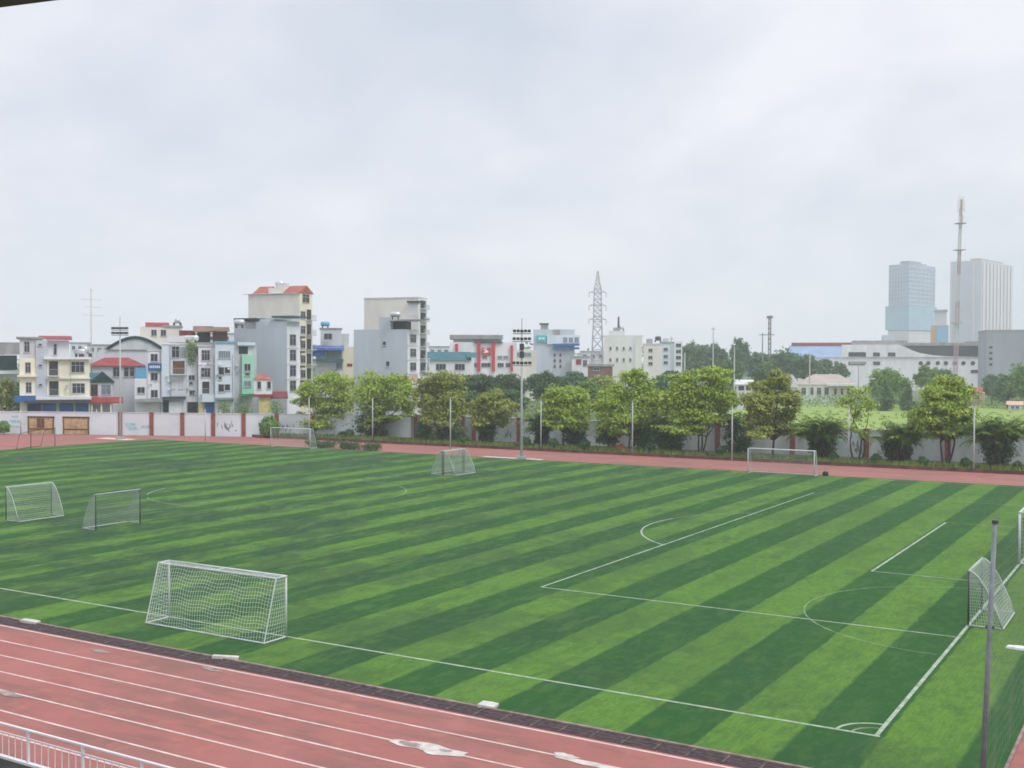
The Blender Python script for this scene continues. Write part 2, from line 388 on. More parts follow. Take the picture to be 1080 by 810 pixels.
# ------------------------------------------------------------------ boundary walls
def along(a, b, px):
    "point on the vertical plane a-b seen at column px"
    d = ray(px, 450); d2 = Vector((d.x, d.y)); e = Vector((b.x-a.x, b.y-a.y)); o = Vector((a.x-CAM.x, a.y-CAM.y))
    det = d2.x*(-e.y)+e.x*d2.y; t = (o.x*(-e.y)+e.x*o.y)/det
    return Vector((CAM.x+d2.x*t, CAM.y+d2.y*t, 0))
def wall_run(label, a, b, pill_px, wallmat, H, murals):
    t = thing('boundary_wall', label, 'wall', a, math.atan2(b.y-a.y, b.x-a.x)); L = (b-a).length; e = (b-a).normalized()
    MB().box(0, L, 0, .22, -.03, H).build('panel', wallmat, t)
    MB().box(0, L, -.05, .27, H+.002, H+.10).build('coping', 'lightgrey', t)
    for s in pill_px:
        MB().box(s-.26, s+.26, -.12, .34, -.03, H+.06).box(s-.3, s+.3, -.16, .38, H+.062, H+.14).build('pillar', 'brick', t)
    for kind, s, w in murals:
        mb = MB(); r = random.Random(int(s*10))
        if kind == 'teal':
            for _ in range(9):
                x = s+r.uniform(-w, w); z = r.uniform(.5, 2.1); q = r.uniform(.3, .8)
                mb.box(x-q, x+q, -.006-r.uniform(0, .004), .001, z, z+r.uniform(.08, .4))
            mb.build('mural', 'muralteal', t)
        else:
            for _ in range(16):   # upright brush strokes, like a bamboo painting
                x = s+r.gauss(0, w*.32); z0_ = r.uniform(.45, 1.3); h_ = r.uniform(.25, .75); ln_ = r.uniform(-.22, .22); q = r.uniform(.03, .10)
                mb.extrude([(x-q*.4, 0, z0_), (x+q*.4, 0, z0_), (x+ln_+q, 0, z0_+h_*.7), (x+ln_, 0, z0_+h_), (x+ln_-q, 0, z0_+h_*.6)], (0, -.012-.0005*_, 0))
            mb.build('mural', 'muralink', t)
    return t
sA = lambda px: (along(WALL_A, WALL_B, px)-WALL_A).length
sB = lambda px: (along(WALL_B, WALL_C, px)-WALL_B).length
wall_run('long white painted wall with brick pillars in front of the town houses', WALL_A, WALL_B, [sA(p) for p in (127, 160, 192.5, 225, 257, 292, 330)], 'lilac_wall', 2.78,
         [('teal', sA(9), 2.2), ('teal', sA(144), 1.7), ('ink', sA(240), 1.6), ('ink', sA(303), 1.3)])
wall_run('grey weathered wall with brick pillars behind the planted trees', WALL_B, WALL_C, [sB(p) for p in (371, 428, 488, 547.5, 607, 648, 701, 757, 836, 914, 1000, 1095)], 'grey_wall', 2.85,
         [('ink', sB(358), 1.2), ('ink', sB(414), 1.2), ('ink', sB(536), 1.3), ('teal', sB(560), 1.8), ('teal', sB(890), 1.8), ('ink', sB(905), 1.0)])
struct('wall_footing', MB().box(sB(607), sB(640), -.04, -.012, .1, 1.15), 'white_wall').matrix_world = Matrix.Translation(WALL_B) @ Matrix.Rotation(math.atan2(1.4, 145), 4, 'Z')
# timber gates in the white wall
for (x0, x1, lab) in ((30, 57, 'wooden double gate in white wall with dark centre boards'), (67, 94, 'plain tan wooden gate in white wall')):
    a, b = along(WALL_A, WALL_B, x0), along(WALL_A, WALL_B, x1); W = (b-a).length
    t = thing('wooden_gate', lab, 'gate', a, math.atan2(b.y-a.y, b.x-a.x), 'gates in the white wall')
    MB().box(0, .12, -.14, -.01, 0, 2.1).box(W-.12, W, -.14, -.01, 0, 2.1).box(-.08, W+.08, -.16, -.008, 2.102, 2.28).build('frame', 'brown', t)
    for k in (0, 1):
        lf = MB(); xs = .13+k*(W-.26)/2; w = (W-.3)/2; nb = 6
        for i in range(nb): lf.box(xs+i*w/nb+.01, xs+(i+1)*w/nb-.01, -.09, -.02, .03, 2.09)
        o = lf.build('leaf', 'wood', t)
        br = MB().box(xs, xs+w, -.12, -.092, .55, .72)
        if x0 == 30: br.box(xs+(w-.5 if k == 0 else .05), xs+(w-.02 if k == 0 else .5), -.118, -.091, .8, 2.0)
        br.build('brace', 'brown', o)

# ------------------------------------------------------------------ goals
def net_grid(mb, P, nu, nv, r, sag=0.):
    "P(u,v)->point; strands both ways"
    for i in range(nu+1):
        mb.tube([P(i/nu, j/max(4, nv//2)) for j in range(max(4, nv//2)+1)], r, 3, False)
    for j in range(nv+1):
        mb.tube([P(i/max(4, nu//2), j/nv) for i in range(max(4, nu//2)+1)], r, 3, False)
def frame_goal(label, loc, rz, W, H, dt, db, r=.045, netmat='net', cell=.14, nr=.006, group=None):
    "mouth in the plane y=0, x 0..W; the back runs towards +y"
    t = thing('football_goal', label, 'goal', loc, rz, group)
    for x in (0, W): MB().tube([(x, 0, .0), (x, 0, H)], r, 8).build('post', 'goalpaint', t, True)
    MB().tube([(-r, 0, H), (W+r, 0, H)], r, 8).build('crossbar', 'goalpaint', t, True)
    for x in (0, W):
        MB().tube([(x, 0, H), (x, dt, H), (x, db, r*.6)], r*.75, 6).build('stay', 'goalpaint', t)
        MB().tube([(x, 0, r*.6), (x, db, r*.6)], r*.75, 6).build('side_bar', 'goalpaint', t)
    MB().tube([(0, dt, H), (W, dt, H)], r*.7, 6).tube([(W/2, 0, H), (W/2, dt, H)], r*.6, 6).build('top_bar', 'goalpaint', t)
    MB().tube([(-r, db, r*.6), (W+r, db, r*.6)], r*.75, 6).build('base_bar', 'goalpaint', t)
    nb = MB(); R2 = random.Random(5)
    ph = R2.uniform(0, 6)
    def back(u, v):
        s = .26*math.sin(math.pi*v)*math.sin(math.pi*u)+.05*math.sin(u*9+v*5); wv = .035*math.sin(u*W*5+ph+v*3)+.03*math.sin(v*17+u*4)
        return (u*W, dt+(db-dt)*v+s*.5, H*(1-v)+.03+wv)
    net_grid(nb, back, int(W/cell), int(H/cell), nr)
    for x in (0, W):
        net_grid(nb, lambda u, v, x=x: (x+.05*math.sin(math.pi*u)*math.sin(math.pi*v)*(1 if x else -1), u*(dt+(db-dt)*v), H*(1-v)+.03), max(3, int(db/cell)), int(H/cell), nr)
    net_grid(nb, lambda u, v: (u*W, v*dt, H-.03*math.sin(math.pi*u)), int(W/cell), max(2, int(dt/cell)), nr)
    nb.build('net', netmat, t)
    return t
NEARG = frame_goal('large white netted goal standing on the near touchline', (-19.7, -.1, .012), math.pi, 5.7, 2.1, .5, 1.08, r=.035, cell=.125, nr=.0048, group='white goals along the touchlines')
copy_tree(NEARG, (-25.5, 64.0, .012), 0, 'white goal on far touchline in front of an olive tree')
copy_tree(NEARG, (-80.3, 64.2, .012), 0, 'white goal on far touchline beside a low hedge and round shrub')
MAIN = frame_goal('tall white full-size goal cut by the right edge of view', (0, cY+3.66, .012), -math.pi/2, 7.32, 2.44, .8, 1.9, r=.06, netmat='palenet', cell=.2, nr=.006)
def curved_goal(label, loc, rz, W=3.0, H=2.0, Dp=1.15, tilt=0, netm='palenet'):
    "small training goal: straight posts, curved side hoops, base frame"
    t = thing('training_goal', label, 'goal', loc, rz, 'small training goals on the pitch')
    prof = [(0, H), (.12, H*.985), (.32, H*.90), (.58, H*.70), (.80, H*.47), (.98, H*.26), (Dp, .03)]
    for x in (0, W):
        MB().tube([(x, 0, 0), (x, 0, H)], .03, 8).build('post', 'darkmetal', t, True)
        MB().tube([(x, a, b) for a, b in prof], .026, 6).build('hoop', 'hooppaint', t, True)
        MB().tube([(x, 0, .03), (x, Dp, .03)], .035, 6).build('side_bar', 'galv', t)
    MB().tube([(-.03, 0, H), (W+.03, 0, H)], .028, 8).build('crossbar', 'palenet', t, True)
    MB().tube([(0, Dp, .03), (W, Dp, .03)], .03, 6).build('base_bar', 'hooppaint', t)
    nb = MB()
    def pf(v):
        k = v*(len(prof)-1); i = min(int(k), len(prof)-2); q = k-i
        return prof[i][0]*(1-q)+prof[i+1][0]*q, prof[i][1]*(1-q)+prof[i+1][1]*q
    net_grid(nb, lambda u, v: (u*W, pf(v)[0]-.1*math.sin(math.pi*u)*math.sin(math.pi*v), pf(v)[1]), 32, 26, .0052)
    for x in (0, W):
        net_grid(nb, lambda u, v, x=x: (x, u*pf(v)[0], pf(v)[1]), 12, 24, .007)
    nb.build('net', netm, t)
    return t
GA = curved_goal('small training goal nearest the left edge, its net facing right', (-53.0, 12.5, .012), -math.pi/2+math.pi, 3.1)
def cg(label, x, y, rz, sc=1): return copy_tree(GA, (x, y, .012), rz, label)
GA.location = (-53.0, 15.6, .012); GA.rotation_euler = (0, 0, -math.pi/2)
cg('small training goal on the halfway line with dark posts facing right', -45.4, 12.75, math.pi/2)
cg('far small training goal of the pair pushed mouth to mouth, net on the left', -46.55, 48.5, math.pi/2)
cg('far small training goal of the pair pushed mouth to mouth, net on the right', -46.4, 51.6, -math.pi/2)
cg('small training goal on the right goal line behind the dark net pole', .02, 17.0, -math.pi/2)
t = thing('frame_goal', 'bare rusty brown goal frame without net on left goal line', 'goal', (-98.2, 47.0, .012), R_(118))
for x in (0, 5.6):
    MB().tube([(x, 0, 0), (x, 0, 2)], .042, 6).build('post', 'rust', t); MB().tube([(x, 0, 2), (x, 1.2, 1.7), (x, 1.6, 0)], .03, 6).build('stay', 'rust', t)
MB().tube([(0, 0, 2), (5.6, 0, 2)], .042, 6).build('crossbar', 'rust', t)
MB().tube([(0, 1.6, .05), (5.6, 1.6, .05)], .035, 6).build('base_bar', 'rust', t)

# ------------------------------------------------------------------ pole with ball-stop net at the right, railing at the lower left, slabs
base = at(1035, 845, 24.3); base.z = 0
t = thing('net_pole', 'dark steel pole rising in front of the small goal at right', 'pole', base)
top = at(1049.5, 551, 24.6)-base
MB().tube([(0, 0, 0), top*.5, top], [.068, .055, .05], 10).build('shaft', 'darkpole', t, True)
MB().tube([top+Vector((0, 0, -.02)), top+Vector((0, 0, .05))], .068, 10).build('cap', 'darkmetal', t)
MB().box(-.18, .18, -.18, .18, -.02, .03).build('base_plate', 'darkmetal', t)
MB().tube([top*.62+Vector((-.09, 0, 0)), top*.62+Vector((.09, 0, 0))], .03, 6).build('clamp', 'darkmetal', t)
nm = MB(); y0, y1, xN, HN = base.y+.1, 22.0, base.x+.05, 5.6
hx = top.x/top.z
for i in range(int((y1-y0)/.3)+1):
    y = y0+i*.3; wv = .04*math.sin(i*.7); nm.tube([(xN+wv, y, .05), (xN+hx*3+wv*.5, y, 3), (xN+hx*HN, y, HN)], .0022, 3, False)
for j in range(int(HN/.3)):
    z = .08+j*.3; nm.tube([(xN+hx*z+.03*math.sin(k*.8+j), y0+k*(y1-y0)/40, z) for k in range(41)], .0022, 3, False)
tag(nm.build('ball_stop_net', 'greynet'), 'thin ball-stop net hanging from the dark pole at right', 'net')
t = thing('metal_railing', 'white painted metal railing beside the running track', 'railing', (-40, -12.4, -.02))
zt = ground(84, 788); zr = .82
MB().tube([(0, 0, zr), (60, 0, zr)], .035, 6).build('top_rail', 'railpaint', t)
MB().tube([(0, 0, zr-.20), (60, 0, zr-.20)], .018, 6).build('mid_rail', 'railpaint', t)
MB().box(0, 60, -.05, .05, -.04, .06).build('bottom_rail', 'railpaint', t)
x = .3
for k in range(31): MB().box(x-.028, x+.028, -.028, .028, .061, zr-.02).build('post', 'railpaint', t); x += 1.93
bl = MB(); x = .3
for k in range(30):
    for q in range(1, 8): bl.tube([(x+q*1.93/8, 0, .061), (x+q*1.93/8, 0, zr-.21)], .011, 5, False)
    x += 1.93
tag(bl.build('baluster', 'railpaint', t), kind='stuff')
for (px, py, lab, w, l, a) in ((32, 657, 'pale concrete slab on turf edge furthest along the drain', .13, .36, 12), (238, 695, 'pale concrete slab tilted on turf edge near the white goal', .09, .42, 30), (515, 746, 'small square concrete slab on turf edge beside the drain', .19, .24, 8)):
    p = ground(px, py); mb = MB(); mb.extrude([(-l, -w, 0), (l, -w*.9, 0), (l*.95, w, 0), (l*.1, w*1.08, 0), (-l*.98, w*.94, 0)], (0, 0, .09))
    o = mb.build('concrete_slab', 'slab'); o.location = (p.x, p.y, .01); o.rotation_euler = (0, R_(3), R_(a)); tag(o, lab, 'slab', 'slabs on the turf edge')
p = ground(1073, 684.5); mb = MB().extrude([(-.35, -.12, 0), (.1, -.2, 0), (.5, -.14, 0), (.52, .1, 0), (.05, .2, 0), (-.3, .1, 0)], (.02, .01, .07))
o = mb.build('folded_sheet', 'signwhite'); o.location = (p.x, p.y, .012); tag(o, 'folded white sheet lying on the turf at the right edge', 'sheet')
p = ground(863, 501.5); mb = MB(); mb.tube([(0, 0, 0), (0, 0, .1), (0, 0, .28), (0, 0, .38)], [.22, .26, .24, .14], 10); o = mb.build('sandbag', 'dark'); o.location = (p.x+.6, p.y, .01); tag(o, 'dark weight bag beside the far white goal', 'bag')
# roof edge of the stand overhead
p1, p2 = at(0, 8, 5.09), at(62, 0, 0.1)
zb = p1.z
d2 = ray(62, 0); p2 = CAM+d2*((zb-CAM.z)/d2.z)
e = Vector((p2.x-p1.x, p2.y-p1.y, 0)).normalized(); nb_ = Vector((e.y, -e.x, 0))
a0, a1 = p1-e*14, p1+e*18
tr = thing('stand_roof', 'dark roof edge of the stand at the top left corner', 'roof', (0, 0, 0))
MB().extrude([a0, a1, a1+nb_*7, a0+nb_*7], (0, 0, .18)).build('slab', 'ceiling', tr)
MB().extrude([a0-nb_*.03+Vector((0, 0, .02)), a1-nb_*.03+Vector((0, 0, .02)), a1-nb_*.002+Vector((0, 0, .02)), a0-nb_*.002+Vector((0, 0, .02))], (0, 0, .2)).build('fascia', 'lightgrey', tr)

# ------------------------------------------------------------------ floodlight masts and thin poles
def mast(label, px, py, ytop, rows, D=None):
    b = ground(px, py); Dp = dist(b); m_ = Dp/FPX; H = zat(px, ytop, Dp)
    t = thing('floodlight_mast', label, 'floodlight mast', b, math.atan2(RH.y, RH.x), 'floodlight masts behind the pitch')
    hp = zat(px, rows[0][0], Dp)
    MB().tube([(0, 0, 0), (0, 0, hp*.5), (0, 0, hp+.2)], [.13, .105, .08], 10).build('pole', 'polepaint', t, True)
    MB().box(-.45, .45, -.45, .45, 0, .28).build('plinth', 'concrete', t)
    MB().tube([(0, 0, hp+.2), (0, 0, H)], .025, 6).build('lightning_rod', 'darkmetal', t)
    for (yy, hw, nl) in rows:
        z = zat(px, yy, Dp); w = hw*m_
        if nl == 0:
            MB().box(-.22, .22, -.3, .2, z-.32, z+.32).build('control_box', 'darkmetal', t); continue
        a = MB().box(-w, w, -.05, .05, z-.38, z-.28).build('crossarm', 'galv', t)
        for k in range(nl):
            x = -w+(k+.5)*2*w/nl; q = w/nl*.86
            MB().extrude([(x-q, -.16, z-.20), (x+q, -.16, z-.20), (x+q*.8, .22, z-.14), (x-q*.8, .22, z-.14)], (0, -.10, .22)).build('floodlight', 'darkmetal', t)
    return t
mast('tall floodlight mast at the centre with three rows of dark lamps', 550, 484, 336, [(348.3, 9.6, 5), (356.5, 10, 5), (366, 2, 0), (374, 2, 0), (382, 10.5, 5)])
mast('floodlight mast on the left in front of the brick pillared wall', 127, 463, 334, [(345.5, 9, 4), (350.6, 9, 4)])
tp_specs = [(393, 466.5, 420, 'in front of the rounded bright tree'), (475, 474.5, 420, 'in front of the broad olive tree'), (570.5, 475, 422, 'just right of the central floodlight mast'),
            (667, 480, 424, 'in front of the tall tree with the red sheet'), (772, 486, 428, 'right of the largest tree'), (895, 490, 430, 'before the slender sparse tree'),
            (1027, 498, 430, 'with a crossbar, near the right edge'), (22, 458, 432, 'by the wooden double gate'), (102, 458, 432, 'right of the plain wooden gate'), (216.5, 465, 432, 'before the white wall and the pale blue house'),
            (326, 466, 419, 'left of the far left white goal')]
for px, py, yt, wh in tp_specs:
    b = ground(px, py); H = zat(px, yt, dist(b))
    t = thing('thin_pole', 'thin pale metal pole '+wh, 'pole', b, math.atan2(RH.y, RH.x), 'thin poles round the pitch')
    MB().tube([(0, 0, 0), (0, 0, H)], [.075, .055], 8).build('shaft', 'polepaint', t, True)
    if px == 1027: MB().box(-.5, .2, -.05, .05, H+.002, H+.12).build('crossbar', 'polepaint', t)
    else: MB().tube([(0, 0, H), (0, 0, H+.08)], .07, 8).build('cap', 'galv', t)

# ------------------------------------------------------------------ vegetation
def leaves(mb, c, s, n, size, R, nrm_up=.5, flat=.5):
    for _ in range(n):
        p = Vector((R.gauss(0, 1)*s[0], R.gauss(0, 1)*s[1], R.gauss(0, 1)*s[2])); q = c+p
        nn = Vector((R.gauss(0, .6)+p.x/s[0]*.5, R.gauss(0, .6)+p.y/s[1]*.5, R.gauss(0, .5)+nrm_up)).normalized()
        a = nn.cross(Vector((R.gauss(0, 1), R.gauss(0, 1), R.gauss(0, 1)))).normalized(); b = nn.cross(a); L = size*R.uniform(.6, 1.35); w = L*flat
        k = len(mb.v)
        mb.v += [tuple(q-a*L*.5), tuple(q+b*w*.5-nn*L*.06), tuple(q+a*L*.5-nn*L*.12), tuple(q-b*w*.5-nn*L*.06)]; mb.f.append((k, k+1, k+2, k+3))
def crown_mesh(lobes, n, size, seed, clump=.5, flat=.5):
    "lobes: (centre Vector, rx, ry, rz). Leaves hang in clumps through and round each lobe."
    R = random.Random(seed); mb = MB(); vol = [l[1]*l[3]+.01 for l in lobes]; T = sum(vol)
    for (c, rx, ry, rz), v in zip(lobes, vol):
        kcl = max(6, int(62*v/T*len(lobes)/2.2))
        per = max(3, int(n*v/T/kcl))
        for _ in range(kcl):
            d = Vector((R.gauss(0, 1), R.gauss(0, 1), R.gauss(0, 1)+.25)).normalized(); rr = R.random()**.38*R.uniform(.85, 1.18)
            cc = c+Vector((d.x*rx, d.y*ry, d.z*rz))*rr
            sg = clump*R.uniform(.55, 1.2)
            q = R.uniform(.75, 1.3); leaves(mb, cc, (sg*q*rx*.46, sg*q*ry*.46, sg*rz*.30), per, size, R, .8, flat)
    return mb
def px_lobes(lobes, D, b, rot, seed, deep=1.0):
    R = random.Random(seed); out = []; inv = Matrix.Rotation(-rot, 3, 'Z')
    for (cx, cy, rx, ry) in lobes:
        m_ = D/FPX; P = at(cx, cy, D)+FH*R.uniform(-.9, .9)*deep; out.append((inv @ (P-b), rx*m_*1.16, min(rx, 16)*m_*1.0, ry*m_*1.14))
    return out
LOW = [0]
def tree(name, label, bx, D, lobes, leafm, n=4500, size=.30, seed=1, trunkr=.16, barkm='bark', group=None, base=None, stems=1, clump=.5, z0=.14, cat='tree'):
    b = base.copy() if base else at(bx, 440, D); b.z = z0; rot = math.atan2(RH.y, RH.x)
    t = thing(name, label, cat, b, rot, group); L = px_lobes(lobes, D, b, rot, seed)
    crown_mesh(L, int(n*3.8), size*1.0, seed, clump).build('crown', leafm, t)
    tk = MB(); R = random.Random(seed+99)
    low = min(l[0].z-l[3]*.5 for l in L); low = max(low, .5)
    for s in range(stems):
        o = Vector((R.uniform(-.5, .5)*(stems > 1), R.uniform(-.3, .3)*(stems > 1), 0)); f = Vector((o.x*2.2+R.uniform(-.15, .15), o.y+R.uniform(-.15, .15), low*.75+.2))
        r0 = trunkr*(1 if stems == 1 else .7)
        tk.tube([o-Vector((0, 0, .15)), o*.9+Vector((0, 0, .12)), (o+f)/2+Vector((R.uniform(-.1, .1), 0, 0)), f], [r0*1.4, r0, r0*.85, r0*.7], 7)
        for l in L[s::stems]:
            mid = (f+l[0])/2+Vector((R.uniform(-.2, .2), R.uniform(-.2, .2), -.15)); tk.tube([f-Vector((0, 0, .1)), mid, l[0]], [r0*.6, r0*.4, r0*.12], 5)
    tk.build('trunk', barkm, t, True)
    return t
def palm(label, px, D, ytop, hw, seed, stems=5, leafm='frond', group='palm clumps along the wall', ybase=None, z0=.14):
    b = at(px, 440, D); b.z = z0; t = thing('palm_clump', label, 'palm', b, math.atan2(RH.y, RH.x), group)
    R = random.Random(seed); m_ = D/FPX; H = zat(px, ytop, D)-z0; W = hw*m_*1.3; fr = MB(); tk = MB()
    for s in range(stems):
        a = R.uniform(0, 6.28); lean = R.uniform(.1, .42)*W; h = H*R.uniform(.30, .58); x0 = Vector((R.uniform(-.5, .5), R.uniform(-.4, .4), 0)); tp = x0+Vector((math.cos(a)*lean, math.sin(a)*lean, h))
        tk.tube([x0-Vector((0, 0, .1)), (x0+tp)/2-Vector((math.cos(a)*.1, 0, 0)), tp], [.10, .08, .07], 6)
        for k in range(19):
            az = R.uniform(0, 6.28); el = R.uniform(.35, 1.45); Lf = min(W*1.15, (H-h)*1.25)*R.uniform(.7, 1.05); dx = Vector((math.cos(az), math.sin(az), 0))
            pts = []
            for i in range(9):
                u = i/8; ang = el-u*u*1.7; pts.append((pts[-1] if pts else tp)+(dx*math.cos(ang)+UP*math.sin(ang))*(Lf/8 if i else 0))
            fr.tube(pts, [.02]*8+[.008], 3, False); sd = dx.cross(UP)
            for i in range(1, 9):
                for q in (0, .33, .66):
                    p = pts[i-1].lerp(pts[i], q)
                    for sg in (-1, 1):
                        l = .62*math.sin(math.pi*min(.95, .18+.8*(i-1+q)/8))*R.uniform(.8, 1.15); dd = (sd*sg+dx*.45+UP*R.uniform(-.35, .35)).normalized(); wv = dx*.075; e = p+dd*l-UP*l*.2
                        fr.poly([p-wv, p+wv, e])
    fr.build('fronds', leafm, t); tk.build('stem', 'bark', t, True)
    return t
YT = 79.0
def DY(px, y=YT): return dist(on_y(px, y))
GT = 'trees planted along the boundary wall'
TR = [
 ('bright leafy tree left end of the row, drooping lower boughs', 338, [(330, 412, 14, 11), (355, 412, 16, 14), (345, 401, 13, 8), (335, 447, 16, 6), (322, 424, 10, 8), (363, 426, 11, 10), (340, 428, 18, 8), (350, 438, 18, 6)], 'leaf_light', 4600, 1),
 ('bright dense rounded tree below the grey tower block', 398, [(400, 405, 18, 11), (418, 408, 14, 12), (388, 417, 13, 12), (428, 420, 12, 12), (405, 422, 20, 11), (398, 433, 18, 6), (392, 443, 13, 6), (415, 441, 12, 5), (432, 432, 9, 7)], 'leaf_light', 5200, 2),
 ('broad olive brown tree right of the grey tower block', 470, [(462, 400, 15, 10), (478, 408, 13, 13), (450, 416, 11, 13), (466, 420, 18, 14), (460, 437, 17, 11), (483, 430, 9, 12), (474, 447, 12, 7)], 'leaf_olive', 5600, 3),
 ('small pale olive tree left of the central floodlight mast', 515, [(515, 422, 12, 9), (531, 429, 13, 9), (507, 431, 10, 9), (520, 415, 8, 5), (520, 436, 13, 7), (512, 446, 12, 6), (527, 445, 9, 5)], 'leaf_olive', 2900, 4),
 ('light green tree right of the central floodlight mast', 594, [(588, 421, 11, 11), (604, 422, 14, 12), (595, 436, 18, 10), (582, 431, 10, 9), (612, 436, 9, 9), (598, 412, 9, 5), (600, 447, 13, 6), (585, 447, 10, 6), (610, 450, 9, 5)], 'leaf_light', 4600, 5),
 ('tall leafy tree with a red sheet lying at its foot', 662, [(670, 404, 14, 11), (655, 422, 19, 12), (680, 425, 14, 16), (643, 432, 14, 10), (660, 444, 22, 10), (685, 447, 11, 9), (672, 395, 8, 5), (645, 452, 12, 8)], 'leaf_light', 6200, 6),
 ('largest spreading tree of the row with layered boughs', 738, [(719, 404, 13, 12), (748, 398, 16, 9), (759, 410, 10, 10), (735, 420, 26, 14), (706, 425, 13, 12), (766, 424, 11, 10), (735, 440, 25, 8), (759, 443, 13, 6), (722, 452, 18, 6)], 'leaf_light', 8200, 7),
 ('brownish olive tree behind the far white goal', 815, [(821, 400, 10, 7), (814, 412, 17, 10), (803, 456, 14, 6), (826, 455, 13, 6), (798, 426, 15, 12), (829, 424, 14, 10), (813, 441, 20, 9), (795, 443, 9, 11), (836, 438, 8, 7)], 'leaf_olive', 6000, 8),
 ('slender sparse tree with thin crown beside a brick pillar', 905, [(906, 414, 13, 6), (893, 424, 9, 6), (915, 427, 9, 6), (905, 436, 8, 5), (897, 452, 7, 5), (910, 458, 6, 5)], 'leaf_light', 430, 9),
 ('wide yellow green tree with several trunks at right', 997, [(1003, 404, 12, 8), (985, 415, 14, 9), (1005, 417, 17, 11), (990, 434, 20, 11), (1012, 440, 15, 13), (974, 447, 12, 12), (1000, 456, 20, 8)], 'leaf_light', 6600, 10),
]
for lab, bx, lob, lm, n, sd in TR:
    tree('broadleaf_tree', lab, bx, DY(bx, YT+rnd.uniform(-.8, .8)), lob, lm, n, .30, sd, .15, 'bark', GT, stems=3 if sd in (7, 10, 3, 6, 9) else 1)
palm('dark drooping palm at the left end of the tree row', 318, DY(318), 424, 11, 21, 3)
palm('palm between the central floodlight mast and light green tree', 567, DY(567), 420, 15, 22, 5)
palm('bushy palm left of the slender sparse tree', 864, DY(864), 427, 25, 23, 7)
palm('palm clump between the sparse tree and wide yellow green tree', 948, DY(948), 427, 21, 24, 7)
palm('dark palm clump at the right edge of the view', 1051, DY(1051), 424, 25, 25, 8)
palm('small palm under the small pale olive tree', 508, DY(508), 432, 12, 26, 3)
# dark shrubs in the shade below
SH = [('tall dark shrub under the drooping boughs of the leftmost tree', 341, 451, 10, 14), ('tall dark shrub under the rounded bright tree', 393, 450, 12, 15), ('narrow dark shrub left of the broad olive tree', 447, 457, 6, 10),
      ('dark shrub at the foot of the small pale olive tree', 513, 458, 6, 11), ('dark shrub left of the tree with the red sheet', 640, 459, 9, 10), ('large dark shrub left of the largest tree', 704, 457, 14, 17),
      ('dark shrub right of the largest tree', 780, 462, 9, 16), ('dark shrub under the bushy palm', 865, 468, 9, 13), ('dark shrub under the palm clump by the sparse tree', 946, 474, 9, 13), ('big dark shrub under the rightmost palm clump', 1049, 470, 13, 19),
      ('dark shrub between the light green tree and the palm', 572, 460, 5, 10),
      ('dark shrub below the tall leafy tree, right of the red sheet', 680, 461, 10, 11),
      ('dark shrub below the broad olive brown tree', 470, 458, 12, 9), ('dark shrub at the right foot of the light green tree', 607, 460, 8, 8), ('dark shrub under the leftmost tree, right side', 358, 455, 8, 9)]
for i, (lab, px, cy, rx, ry) in enumerate(SH):
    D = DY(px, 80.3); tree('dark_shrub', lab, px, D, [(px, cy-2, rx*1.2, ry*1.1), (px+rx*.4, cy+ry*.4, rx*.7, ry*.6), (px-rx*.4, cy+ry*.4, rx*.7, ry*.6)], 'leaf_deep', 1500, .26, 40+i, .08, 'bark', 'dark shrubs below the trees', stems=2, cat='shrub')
def ball(name, label, px, py, rpx, y, leafm, n, seed, grp=None, size=.14, cat='bush'):
    b = on_y(px, y); b.z = .14; D = dist(b); r = rpx*D/FPX; R = random.Random(seed); mb = MB(); c = Vector((0, 0, r*1.02))
    for _ in range(n):
        d = Vector((R.gauss(0, 1), R.gauss(0, 1), R.gauss(0, 1))).normalized(); q = c+d*r*R.uniform(.72, 1.06)*(1+.06*math.sin(d.x*9+seed)+.06*math.sin(d.z*8)); nn = (d+Vector((R.gauss(0, .4), R.gauss(0, .4), R.gauss(0, .4)))).normalized()
        a = nn.cross(Vector((R.gauss(0, 1), R.gauss(0, 1), R.gauss(0, 1)))).normalized(); e = nn.cross(a); L = size*R.uniform(.6, 1.3); k = len(mb.v)
        mb.v += [tuple(q-a*L), tuple(q+e*L*.6), tuple(q+a*L), tuple(q-e*L*.6)]; mb.f.append((k, k+1, k+2, k+3))
    t = thing(name, label, cat, b, 0, grp); mb.build('crown', leafm, t); MB().tube([(0, 0, -.1), (0, 0, r*1.0)], [.06, .04], 6).build('trunk', 'bark', t)
    return t
BU = [(458, 466, 'under the broad olive tree, left of its trunk'), (489, 465, 'right of the broad olive tree'), (555, 470, 'just behind the central floodlight mast'), (583.5, 467, 'left of the light green tree trunk'), (617, 469, 'in front of the low white wall panel'),
      (686, 471, 'right of the red sheet'), (761, 474, 'right of the trunks of the largest tree'), (880, 481, 'between the bushy palm and a brick pillar'), (924.5, 482, 'right of the brick pillar by the sparse tree'),
      (973.5, 485, 'left of the trunks of the wide yellow green tree'), (1019, 487, 'left of the crossbar-topped pole'), (1074, 490, 'at the right edge of the view'), (369, 462, 'below the brick pillar near the leftmost tree')]
for i, (px, py, wh) in enumerate(BU):
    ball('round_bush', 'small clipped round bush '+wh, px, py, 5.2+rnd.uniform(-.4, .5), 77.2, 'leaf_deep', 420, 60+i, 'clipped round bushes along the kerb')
p = along(WALL_A, WALL_B, 284)
o = ball('leafy_bush', 'large round green bush against the white wall', 284, 452, 10.5, p.y-1.5, 'leaf_mid', 1300, 81, size=.2)
o = ball('leafy_bush', 'green bush by white wall at the left edge', 4, 454, 6, along(WALL_A, WALL_B, 4).y-1.2, 'leaf_mid', 600, 82, size=.2)
